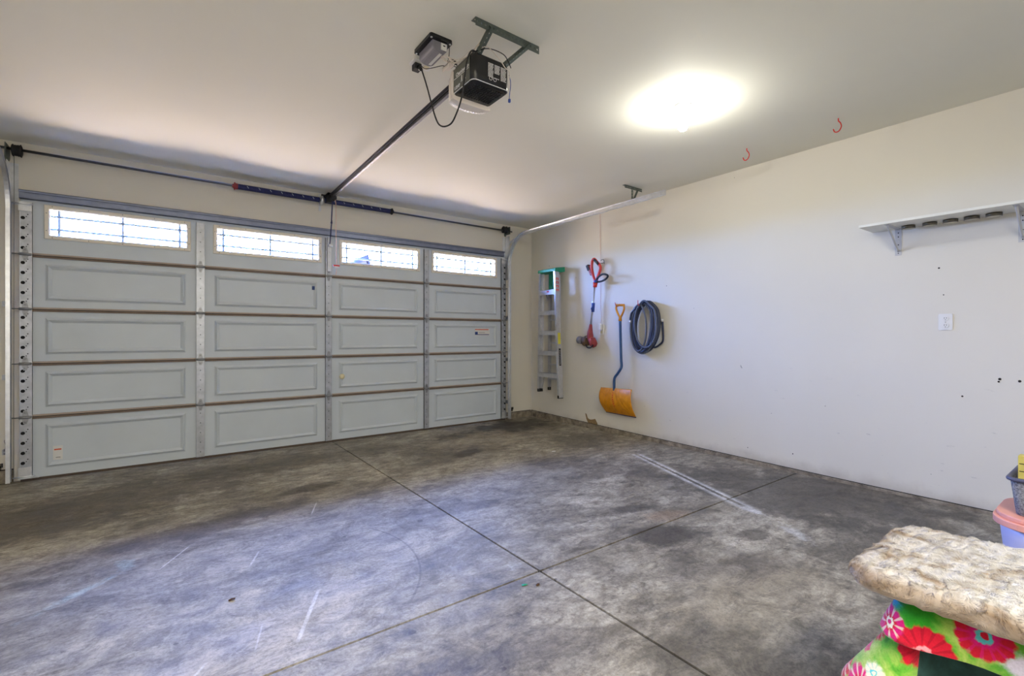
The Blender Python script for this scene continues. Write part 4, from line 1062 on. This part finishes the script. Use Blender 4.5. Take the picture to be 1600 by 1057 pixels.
m.add(vs, fs, 0, True); o = m.build('guard', M['brownguard'], tr); sd = o.modifiers.new('thickness', 'SOLIDIFY'); sd.thickness = .005
m = MB(); m.lathe((TX - .01, 4.30, 1.125), (0.2, .9, -.1), [(0, .040), (.012, .052), (.05, .058), (.075, .050), (.095, .030)], 18); m.build('spool', M['brownguard'], tr)
m = MB(); m.lathe((TX - .01, 4.405, 1.14), (0.2, 1, .1), [(0, .038), (.02, .050), (.055, .052), (.06, .045)], 18); m.build('spool_cap', M['grey'], tr)
m = MB(); m.tube(spline([(WX, 4.12, 2.12), (WX - .03, 4.12, 2.11), (WX - .085, 4.125, 2.10), (TX - .03, 4.13, 2.095), (TX - .036, 4.13, 2.13)], 5), .004, 8)
m.tube(spline([(WX - .004, 4.11, 2.10), (WX - .015, 4.11, 2.15), (WX - .035, 4.12, 2.155), (WX - .045, 4.13, 2.14)], 5), .004, 8)
tag(m.build('trimmer_hook', M['galv_d'], None, 0, (WX, 4.12, 2.12)), 'bent steel wall hook that holds up the red string trimmer', 'hook')
# charger and its lead
wo_ = thing('charger_outlet', (WX, 4.155, 1.27), 'white outlet plate low on the right wall behind the trimmer', 'outlet')
m = MB(); m.prism(rrect(4.118, 4.196, 1.215, 1.335, .005, 3), (WX, 0, 0), (0, 1, 0), (0, 0, 1), (-.005, 0, 0)); m.build('plate', M['white'], wo_)
for zz in (1.228, 1.288):
    m = MB(); m.box(WX - .008, WX - .005, 4.14, 4.174, zz, zz + .034); m.build('receptacle', M['ivory'], wo_)
ch = thing('wall_charger', (WX - .03, 4.157, 1.31), 'white wall charger with a thin lead running up behind the trimmer to the ceiling', 'charger')
MB().box(WX - .050, WX - .0085, 4.135, 4.180, 1.275, 1.352).build('charger_body', M['white'], ch, .004)
MB().tube(spline([(WX - .03, 4.150, 1.352), (WX - .03, 4.13, 1.42), (WX - .010, 4.165, 1.55), (WX - .006, 4.175, 1.80), (WX - .006, 4.175, 2.2), (WX - .006, 4.178, 2.5), (WX - .006, 4.180, CZ)], 6), .0022, 6).build('lead', M['rope'], ch)

# ------------------------------------------------------------------ snow shovel
sh = thing('snow_shovel', (4.40, 3.80, .25), 'orange snow shovel with a bent blue shaft hanging blade down', 'shovel')
SXx = 4.395
m = MB(); m.tube(spline([(SXx, 3.845, 1.572), (SXx, 3.855, 1.53), (SXx, 3.835, 1.478), (SXx, 3.797, 1.415)], 6), .012, 10); m.tube(spline([(SXx, 3.740, 1.565), (SXx, 3.733, 1.52), (SXx, 3.755, 1.47), (SXx, 3.790, 1.415)], 6), .012, 10)
m.tube([(SXx, 3.793, 1.435), (SXx, 3.793, 1.375)], [.019, .021], 14); m.cyl((SXx, 3.855, 1.570), (SXx, 3.732, 1.562), .0145, 14); m.build('d_grip', M['shovel'], sh)
m = MB(); m.tube(spline([(SXx, 3.793, 1.39), (SXx, 3.786, 1.15), (SXx, 3.777, .92), (SXx, 3.772, .84), (SXx - .005, 3.785, .80), (SXx - .01, 3.825, .745), (SXx - .015, 3.858, .705), (SXx - .02, 3.868, .66), (SXx - .02, 3.869, .53)], 6), .0155, 14); m.build('shaft', M['shblue'], sh)
m = MB(); NU, NV = 40, 24; vs = []
tl, trr, bl, br = (4.088, .560), (3.612, .575), (4.030, .262), (3.575, .256)
for j in range(NV + 1):
    v = j / NV
    for i in range(NU + 1):
        u_ = i / NU
        y = (tl[0] * (1 - u_) + trr[0] * u_) * (1 - v) + (bl[0] * (1 - u_) + br[0] * u_) * v
        z = (tl[1] * (1 - u_) + trr[1] * u_) * (1 - v) + (bl[1] * (1 - u_) + br[1] * u_) * v
        y += .016 * math.sin(PI * v) * (1 - u_) - .010 * math.sin(PI * v) * u_
        x = 4.385 - .085 * math.sin(PI * (v * .80 + .16)) + .040
        c_ = abs(u_ - .46)
        rib = math.exp(-((c_ - .03) / .022) ** 2) * .010 + math.exp(-((c_ - (.06 + .34 * v ** 1.4)) / .022) ** 2) * .010 + math.exp(-((c_ - (.12 + .36 * v ** 1.1)) / .02) ** 2) * .008
        x -= rib * min(1, 4 * (1 - v))
        vs.append((x, y, z))
fs = [(j * (NU + 1) + i, j * (NU + 1) + i + 1, (j + 1) * (NU + 1) + i + 1, (j + 1) * (NU + 1) + i) for j in range(NV) for i in range(NU)]
m.add(vs, fs, 0, True); o = m.build('blade', M['shovel'], sh); sd = o.modifiers.new('thickness', 'SOLIDIFY'); sd.thickness = .006; sd.offset = 0
m = MB(); bp = [Vector(v) for v in vs[-(NU + 1):]]; m.tube([b + Vector((0, 0, -.002)) for b in bp], .006, 8); m.build('wear_edge', M['navy'], sh)
m = MB()
for q in range(7):
    j = 4 + q * 2; p_ = Vector(vs[j * (NU + 1) + 18]) + Vector((-.005, 0, 0)); m.box(p_.x - .002, p_.x, p_.y - .010, p_.y + .006 * (q % 2), p_.z - .008, p_.z + .008)
m.build('red_lettering', M['red'], sh)
m = MB(); m.tube(spline([(WX, 3.835, 1.575), (WX - .03, 3.835, 1.575), (SXx + .02, 3.838, 1.555), (SXx - .015, 3.840, 1.555), (SXx - .028, 3.842, 1.575), (SXx - .026, 3.85, 1.60)], 5), .0035, 8)
tag(m.build('shovel_hook', M['redhook'], None, 0, (WX, 3.835, 1.575)), 'red wall hook holding the grip of the snow shovel', 'hook')

# ------------------------------------------------------------------ garden hose coil
hs = thing('garden_hose', (4.42, 3.44, 1.00), 'coiled dark blue-grey garden hose hanging right of the shovel', 'hose')
r5 = random.Random(21)
pts_all = []
def ell(cy, cz, ry, rz, tilt, x, a0, a1, n):
    out = []
    for k in range(n + 1):
        a = a0 + (a1 - a0) * k / n
        y, z = ry * math.cos(a), rz * math.sin(a)
        out.append((x, cy + y * math.cos(tilt) - z * math.sin(tilt), cz + y * math.sin(tilt) + z * math.cos(tilt)))
    return out
loops = [(3.470, 1.300, .185, .292, .10), (3.430, 1.305, .170, .285, .16), (3.440, 1.300, .150, .288, .14), (3.470, 1.300, .140, .280, .06), (3.420, 1.310, .160, .275, .20),
         (3.455, 1.295, .165, .296, .12), (3.400, 1.320, .150, .268, .10), (3.450, 1.29, .120, .27, .16), (3.43, 1.30, .135, .285, .22), (3.49, 1.29, .115, .265, .05), (3.385, 1.33, .145, .262, .02)]
m = MB(); m2 = MB()
for q, (cy, cz, ry, rz, tl_) in enumerate(loops):
    x = WX - .018 - .0125 * q * .9
    top_shift = 0
    pts = []
    for k in range(44):
        a = 2 * PI * k / 44
        y, z = ry * math.cos(a), rz * math.sin(a)
        Y_ = cy + y * math.cos(tl_) + z * math.sin(-tl_) * .6; Z_ = cz + z + y * math.sin(tl_) * .3
        if Z_ > 1.50:  # gathered where it hangs on the hook
            f_ = (Z_ - 1.50) / .12; Y_ = Y_ * (1 - .45 * f_) + 3.43 * .45 * f_
        pts.append((x + .010 * math.sin(a + q), Y_, Z_))
    (m2 if q in (1, 6, 8) else m).tube(pts, .0105, 9, 0, False, True)
m.build('coil', M['hose'], hs); m2.build('coil', M['hosedark'], hs)
m = MB(); m.tube(spline([(WX - .05, 3.40, 1.10), (WX - .04, 3.33, 1.07), (WX - .03, 3.27, 1.10), (WX - .03, 3.225, 1.15), (WX - .03, 3.225, 1.26), (WX - .03, 3.232, 1.36)], 6), .0105, 9)
m.tube(spline([(WX - .14, 3.50, 1.52), (WX - .14, 3.57, 1.46), (WX - .14, 3.59, 1.38)], 6), .0105, 9); m.build('loose_end', M['hosedark'], hs)
m = MB(); m.lathe((WX - .03, 3.232, 1.355), (0, 0, 1), [(0, .013), (.012, .014), (.03, .013)], 14); m.build('coupling', M['white'], hs)
m = MB(); m.lathe((WX - .14, 3.59, 1.345), (0, 0, 1), [(0, .012), (.02, .014), (.035, .012)], 14); m.build('coupling', M['galv'], hs)
m = MB(); m.tube(spline([(WX, 3.455, 1.585), (WX - .02, 3.455, 1.575), (WX - .10, 3.455, 1.552), (WX - .16, 3.457, 1.545), (WX - .165, 3.458, 1.60)], 5), .0045, 8)
tag(m.build('hose_hook', M['redhook'], None, 0, (WX, 3.455, 1.58)), 'red wall hook at the top of the hose coil', 'hook')

# ------------------------------------------------------------------ shelf with lids screwed under it
sf = thing('wall_shelf', (WX, .80, 2.02), 'long white shelf board on the right wall carried by grey brackets', 'shelf')
y_l, y_r = 1.318, -.35
MB().box(4.180, WX, y_r, y_l, 2.004, 2.022).build('shelf_board', M['shelf'], sf, .001)
for y in (1.155, .512):
    m = MB(); m.box(WX - .003, WX, y - .020, y + .020, 1.805, 2.003); m.box(4.20, WX, y - .014, y + .014, 2.001, 2.004)
    m.tube(spline([(4.225, y, 1.998), (4.30, y, 1.950), (4.40, y, 1.878), (WX - .006, y, 1.838)], 5), [.0075] * 16, 8)
    for z in (1.975, 1.945, 1.885, 1.822): m.lathe((WX - .003, y, z), (-1, 0, 0), [(0, .0042), (.0012, .004)], 8, 1, False)
    m.build('bracket', [M['silvershelf'], M['darkgap']], sf)
for q, (y, nm) in enumerate(((1.075, 'nearest the left bracket'), (.955, 'second from the left bracket'), (.845, 'in the middle of the five'), (.738, 'second from the right bracket'), (.632, 'nearest the right bracket'))):
    m = MB(); m.lathe((4.385, y, 2.0035), (0, 0, -1), [(0, .040), (.022, .040), (.0225, .036)], 28, 0, True); m.lathe((4.385, y, 2.0), (0, 0, -1), [(.0191, .036), (.0196, .034)], 28, 1, False)
    tag(m.build('jar_lid', [M['lid'], M['rimlid']], None, 0, (4.385, y, 2.0)), 'round metal jar lid screwed under the shelf board, ' + nm, 'jar lid', 'jar lids fixed under the shelf')
wo2 = thing('wall_outlet', (WX, .885, 1.298), 'white double outlet on the right wall below the shelf', 'outlet')
m = MB(); m.prism(rrect(.849, .925, 1.240, 1.356, .006, 3), (WX, 0, 0), (0, 1, 0), (0, 0, 1), (-.006, 0, 0)); m.build('plate', M['white'], wo2, .0015)
for z in (1.272, 1.322):
    m = MB(); m.lathe((WX - .006, .887, z), (-1, 0, 0), [(0, .018), (.003, .0175)], 20)
    for dy in (-.006, .006): m.box(WX - .0097, WX - .0088, .887 + dy - .0012, .887 + dy + .0012, z - .001, z + .008, 1)
    m.lathe((WX - .009, .887, z - .009), (-1, 0, 0), [(0, .0025), (.0008, .0025)], 8, 1, False)
    m.build('receptacle', [M['white'], M['darkgap']], wo2)
m = MB(); m.lathe((WX - .006, .887, 1.297), (-1, 0, 0), [(0, .003), (.002, .002)], 8); m.build('screw', M['grey'], wo2)

# photo-eye sensors by the floor
def sensor(x, s, label):
    t = thing('safety_sensor', (x, WY, .14), label, 'sensor', 'door safety sensors')
    m = MB(); a, b = sorted((x, x + s * .10)); perf_strip(m, (a, WY - .003, .125), (1, 0, 0), (0, 0, 1), b - a, .035, -.002, .025, .006); m.box(*sorted((x + s * .005, x + s * .009)), WY - .09, WY - .003, .125, .16); m.build('bracket', M['blackm'], t)
    m = MB(); m.box(*sorted((x - s * .002, x + s * .022)), WY - .095, WY - .055, .118, .17); m.lathe((x + s * -.002, WY - .075, .145), (-s, 0, 0), [(0, .009), (.004, .008)], 12); m.build('sensor_eye', M['black'], t, .003)
sensor(4.03, 1, 'small black safety sensor at the foot of the right door track')
sensor(-1.045, -1, 'small black safety sensor at the foot of the left door track')
m = MB(); m.box(-1.04, -1.018, WY - .012, WY, .23, .275); m.tube(spline([(-1.03, WY - .012, .275), (-1.028, WY - .014, .31), (-1.036, WY - .006, .345), (-1.02, WY - .006, .345)], 4), .002, 6)
tag(m.build('cable_clamp', M['grey'], None, .002, (-1.03, WY, .25)), 'small grey clip on the front wall left of the left track', 'clip')

# torn drywall patch by the floor, nail spots
m = MB(); y0 = 4.30
ol = [(4.448, .185), (4.425, .178), (4.40, .125), (4.36, .112), (4.32, .118), (4.27, .135), (4.225, .072), (4.25, .050), (4.30, .058), (4.36, .062), (4.40, .070), (4.425, .11)]
m.prism([(a - .0, b + .0) for a, b in ol], (WX - .0015, 0, 0), (0, 1, 0), (0, 0, 1), (.001, 0, 0)); tp = m.build('torn_paper_patch', M['torn'])
tp.parent = bpy.data.objects['wall_right']
m = MB()
for (y, z, r_) in ((.923, 1.684, .006), (.898, 1.491, .004), (.617, .912, .008), (.622, .895, .006), (.526, .905, .008), (3.2, 1.75, .004), (4.62, 1.98, .004), (1.9, .16, .005), (.80, .78, .006), (2.30, .14, .004)):
    disc(m, (WX - .0015, y, z), (1, 0, 0), r_)
o = m.build('nail_hole', M['curb_dark']); o.parent = bpy.data.objects['wall_right']; o['kind'] = 'structure'; tp['kind'] = 'structure'

# ------------------------------------------------------------------ specks on the floor
def scrap(name, x, y, r_, mat, label, cat, zz=.004, seed=1):
    rr = random.Random(seed); m = MB(); n = 9; vs = [(x, y, zz + .004)]
    for k in range(n):
        a = 2 * PI * k / n; q = r_ * rr.uniform(.6, 1.15); vs.append((x + q * math.cos(a), y + q * math.sin(a) * .7, .0012 + rr.uniform(0, zz)))
    fs = [(0, 1 + k, 1 + (k + 1) % n) for k in range(n)]
    m.add(vs, fs); o = m.build(name, mat, None, 0, (x, y, 0)); sd = o.modifiers.new('thickness', 'SOLIDIFY'); sd.thickness = .001; sd.offset = 1
    tag(o, label, cat)
scrap('dry_leaf', .253, 2.485, .014, M['leafm'], 'tiny brown dead leaf on the pale floor, left half of the photo', 'leaf', .006, 2)
scrap('paint_chip', 3.264, 3.705, .030, M['stickwhite'], 'small white chip on the floor beyond the joint crossing', 'debris', .003, 3)
scrap('gum_spot', 1.403, 1.802, .016, M['green'], 'small green blob on the floor next to the joint crossing', 'debris', .002, 4)
scrap('dirt_clod', 1.455, 1.765, .011, M['leafm'], 'small dark crumb right of the green blob on the floor', 'debris', .003, 5)

# ------------------------------------------------------------------ storage tub, bin and carton at the right edge
tb_ = thing('storage_tub', (3.18, .10, 0), 'lilac translucent tub with a peach pink lid at the right edge', 'storage tub')
def tub_outline(g=0.0):
    return rrect(2.93 - g, 3.40 + g, -.42 - g, .44 + g, .15, 8)
m = MB(); lv = [(.003, -.05), (.02, -.045), (.30, -.018), (.375, -.012)]
ol = tub_outline(); nn = len(ol); vs = []
for z, gr in lv: vs += [(a, b, z) for a, b in tub_outline(gr)]
fs = [tuple(reversed(range(nn)))]
for i in range(len(lv) - 1):
    for k in range(nn): fs.append((i * nn + k, i * nn + (k + 1) % nn, (i + 1) * nn + (k + 1) % nn, (i + 1) * nn + k))
m.add(vs, fs, 0, True); o = m.build('tub_body', M['tub'], tb_); sd = o.modifiers.new('thickness', 'SOLIDIFY'); sd.thickness = .004; sd.offset = -1
m = MB()
for z0_, z1_, gg in ((.365, .395, .006), (.395, .415, -.004)):
    m.prism(tub_outline(gg), (0, 0, z0_), (1, 0, 0), (0, 1, 0), (0, 0, z1_ - z0_))
m.build('lid', M['pink'], tb_, .004)
m = MB(); m.box(2.93, 2.945, -.25, .27, .08, .36); m.build('side_panel', M['pink'], tb_, .004)
bn = thing('storage_bin', (3.17, .10, .417), 'grey woven storage bin standing on the pink tub lid', 'storage bin')
def bin_out(g): return rrect(2.985 - g, 3.33 + g, -.35 - g, .385 + g, .035, 5)
m = MB(); lv = [(.416, -.018), (.42, -.016), (.572, 0)]; nn = len(bin_out(0)); vs = []
for z, gr in lv: vs += [(a, b, z) for a, b in bin_out(gr)]
fs = [tuple(reversed(range(nn)))]
for i in range(2):
    for k in range(nn): fs.append((i * nn + k, i * nn + (k + 1) % nn, (i + 1) * nn + (k + 1) % nn, (i + 1) * nn + k))
m.add(vs, fs, 0, True); o = m.build('bin_body', M['bin'], bn); sd = o.modifiers.new('thickness', 'SOLIDIFY'); sd.thickness = .005; sd.offset = -1
m = MB(); m.tube([(a, b, .574) for a, b in bin_out(.004)], .009, 8, 0, False, True); m.build('rim', M['binrim'], bn)
m = MB(); m.box(3.014, 3.07, .12, .360, .430, .675, 0); m.box(3.0115, 3.0135, .270, .320, .600, .638, 1)
for z in (.640, .607): m.box(3.0115, 3.0135, .328, .356, z, z + .003, 1)
m.box(3.0115, 3.0135, .24, .340, .655, .667, 2)
o = m.build('carton', [M['cardyellow'], M['black'], M['white']], None, .001, (3.05, .23, .424)); tag(o, 'yellow carton standing in the grey woven bin', 'box')

# ------------------------------------------------------------------ floral fleece and furry pad in the foreground
def drape(name, X0, Y0, zt, zb, lay, hemfn=None, mat='floral'):
    """cloth hanging over the front (-X) and end (+Y) of something; lay shifts it out"""
    path = []
    for k in range(26): path.append((1.92 - (1.92 - X0 - .05) * k / 25, Y0, 0, 1))
    for k in range(1, 12): a = PI / 2 * k / 12; path.append((X0 + .05 - .05 * math.sin(a), Y0 - .05 + .05 * math.cos(a), -math.sin(a), math.cos(a)))
    for k in range(120): path.append((X0, Y0 - .05 - .95 * k / 119, -1, 0))
    nz = 46; vs = []
    for i, (x, y, nx, ny) in enumerate(path):
        hb_ = zb if hemfn is None else hemfn(x, y)
        for j in range(nz + 1):
            v = j / nz; z = zt + (hb_ - zt) * v; dep = (zt - z)
            s_ = i * .011
            out = lay(i, s_, dep)
            rnd_ = .020 * (1 - math.exp(-dep / .03)) - .020
            vs.append((x + nx * (out + rnd_), y + ny * (out + rnd_), z))
    n1 = nz + 1; fs = [(i * n1 + j, i * n1 + j + 1, (i + 1) * n1 + j + 1, (i + 1) * n1 + j) for i in range(len(path) - 1) for j in range(nz)]
    # flat top
    m = MB(); m.add(vs, fs, 0, True)
    b = len(m.v); ins = [(x, y) for x, y, _, _ in path]
    topv = [vs[i * n1] for i in range(len(path))]
    cxm, cym = 1.75, -.1
    m.v.append((1.72, -.05, zt + .004)); c0 = b
    m.v.append((1.92, Y0 - 1.0, zt)); c1 = b + 1
    loop = [i * n1 for i in range(len(path))] + [c1]
    for k in range(len(loop)):
        m.f.append((loop[k], loop[(k + 1) % len(loop)], c0)); m.mi.append(0); m.sm.append(True)
    return m
bl_ = thing('fleece_blanket', (1.72, -.05, 0), 'bright floral fleece blanket draped under the cream furry pad', 'blanket')
def lay_low(i, s_, dep):
    w = .5 + .5 * math.sin(i * .20 + 1.2 * math.sin(i * .05)); g = min(1, dep / .5)
    flare = .125 * min(1, dep / .24) * math.exp(-((i - 31) / 10.0) ** 2)
    back = min(1, max(0, (i - 36) / 5))
    return -.040 + .045 * g * w * (1 - back) + flare * 1.3 * (1 - back) - .045 * back
def lay_up(i, s_, dep):
    w = .5 + .5 * math.sin(i * .16 + .6); g = min(1, dep / .35)
    bulge = .050 * math.exp(-((i - 35) / 9) ** 2) * min(1, dep / .09)
    return .002 + .026 * g * w + bulge + .006 * math.sin(i * .45) * g
def hem(x, y):
    # hem falls away to the right of the photo, lifted near the end
    t = (.43 - y); z = .432 - .45 * max(0, t) - .8 * max(0, t - .14)
    if x > 1.53: z = .428 + .06 * min(1, (x - 1.53) / .2)
    return max(.04, z)
dm = drape('x', 1.545, .405, .520, .004, lay_low)
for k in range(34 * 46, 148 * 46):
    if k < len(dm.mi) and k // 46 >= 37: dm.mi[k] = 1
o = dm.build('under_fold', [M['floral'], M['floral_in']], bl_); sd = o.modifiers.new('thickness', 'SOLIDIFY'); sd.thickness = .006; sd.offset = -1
o = drape('x', 1.535, .415, .528, .1, lay_up, hem).build('upper_fold', M['floral'], bl_); sd = o.modifiers.new('thickness', 'SOLIDIFY'); sd.thickness = .010; sd.offset = -1

fp = thing('furry_pad', (1.70, -.05, .53), 'thick cream faux fur pad lying on the floral blanket', 'pet pad')
FX0, FX1, FY0, FY1, FZ0, FZ1 = 1.468, 1.945, -.75, .497, .531, .602
def hsh(x, y):
    v = math.sin(x * 127.1 + y * 311.7) * 43758.5453; return v - math.floor(v)
def vn(x, y):
    xi, yi = math.floor(x), math.floor(y); fx, fy = x - xi, y - yi; fx = fx * fx * (3 - 2 * fx); fy = fy * fy * (3 - 2 * fy)
    return (hsh(xi, yi) * (1 - fx) + hsh(xi + 1, yi) * fx) * (1 - fy) + (hsh(xi, yi + 1) * (1 - fx) + hsh(xi + 1, yi + 1) * fx) * fy
def furh(x, y):
    # rows of rosette tufts
    return .0038 * abs(math.sin(y * 95 + 2.0 * vn(x * 14, y * 10))) * (.3 + 1.1 * vn(x * 45, y * 45 + 7)) + .0026 * vn(x * 80, y * 80)
def shell(u, v, w=None):
    pass
m = MB(); nx_, ny_ = 70, 170; vs = []; nrm = []
# closed pad: sweep of a rounded cross-section ring grid (superellipse) from top centre out and under
rings = 60; segs = 220
cxp, cyp = (FX0 + FX1) / 2, (FY0 + FY1) / 2; hx_, hy_, hzp = (FX1 - FX0) / 2, (FY1 - FY0) / 2, (FZ1 - FZ0) / 2
def padpt(r_, a):
    # r_ 0..1 over the top, 1..2 down the side and under
    ca, sa = math.cos(a), math.sin(a); pw = .16
    k = 1 / max(abs(ca), abs(sa)); k2 = k * (1 - .0) ; rr0 = (abs(ca) ** (26) + abs(sa) ** (26)) ** (-1 / 26)
    R = .034
    if r_ <= 1: t = r_; x = (hx_ - R) * rr0 * ca * t; y = (hy_ - R) * rr0 * sa * t; return Vector((cxp + x, cyp + y, FZ1)), Vector((0, 0, 1))
    b = (r_ - 1) * PI; ex = Vector((ca, sa, 0))
    dx, dy = rr0 * ca, rr0 * sa; g = Vector((abs(dx) ** 25 * math.copysign(1, dx), abs(dy) ** 25 * math.copysign(1, dy), 0)); g = g.normalized()
    n_ = g * math.sin(b) + Vector((0, 0, math.cos(b)))
    p_ = Vector((cxp + (hx_ - R) * dx, cyp + (hy_ - R) * dy, (FZ0 + FZ1) / 2)) + g * (R * math.sin(b)) + Vector((0, 0, hzp * math.cos(b)))
    return p_, n_
RG = [0.0001] + [k / 44 for k in range(1, 45)] + [1 + k / 20 for k in range(1, 21)]
grid = []
SEG = 260
angs = []
for k in range(SEG):   # spread points evenly along the long sides
    q = k / SEG * 4; s4 = int(q); t4 = q - s4
    cor = [(hx_, -hy_), (hx_, hy_), (-hx_, hy_), (-hx_, -hy_)]
    a_, b_ = cor[s4], cor[(s4 + 1) % 4]; angs.append(math.atan2((a_[1] + (b_[1] - a_[1]) * t4) / hy_, (a_[0] + (b_[0] - a_[0]) * t4) / hx_))
for r_ in RG:
    for a in angs:
        p_, n_ = padpt(r_, a); h_ = furh(p_.x + 1.6 * p_.z, p_.y + .3 * p_.z) * (1 + .5 * n_.xy.length)
        sag = .010 * math.sin((p_.y) * 9) * .6
        vs.append(p_ + n_ * (h_ - .004) + Vector((0, 0, sag * (1 if p_.z > .56 else .2)))); nrm.append(n_)
fs = []
for i in range(len(RG) - 1):
    for k in range(SEG): k2 = (k + 1) % SEG; fs.append((i * SEG + k, (i + 1) * SEG + k, (i + 1) * SEG + k2, i * SEG + k2))
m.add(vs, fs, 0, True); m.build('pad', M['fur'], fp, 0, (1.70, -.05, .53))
# pile: short fibres lying in rows
m = MB(); rf = random.Random(5); V_ = []; F_ = []
cnt = 0
while cnt < 120000:
    onside = rf.random() < .55
    if onside:
        k = rf.random() * SEG; k0 = int(k) % SEG
        p_, n_ = padpt(1 + rf.uniform(.03, .66), angs[k0] + (rf.random() - .5) * .02)
        if p_.y < -.15: continue
    else:
        x = rf.uniform(FX0 + .03, FX1 - .03); y = rf.uniform(-.15, FY1 - .03)
        p_ = Vector((x, y, FZ1)); n_ = Vector((0, 0, 1))
    sag = .010 * math.sin(p_.y * 9) * .6 * (1 if p_.z > .56 else .2)
    p_ = p_ + n_ * (furh(p_.x + 1.6 * p_.z, p_.y + .3 * p_.z) * (1 + .5 * n_.xy.length) - .0045) + Vector((0, 0, sag))
    sw = vn(p_.x * 26 + p_.z * 20, p_.y * 26) * 4 * PI
    tv = Vector((math.cos(sw) * .7, math.sin(sw) * .7, math.cos(sw * 1.3 + p_.y * 40) * .7 if onside else 0)); tv = tv - n_ * tv.dot(n_)
    d = (n_ * (.38 if onside else .5) + tv).normalized()
    L_ = rf.uniform(.005, .010); sd_ = d.cross(Vector((rf.uniform(-1, 1), rf.uniform(-1, 1), rf.uniform(-1, 1)))).normalized() * .00045
    b0 = len(V_); V_ += [p_ - sd_, p_ + sd_, p_ + d * L_]; F_.append((b0, b0 + 1, b0 + 2)); cnt += 1
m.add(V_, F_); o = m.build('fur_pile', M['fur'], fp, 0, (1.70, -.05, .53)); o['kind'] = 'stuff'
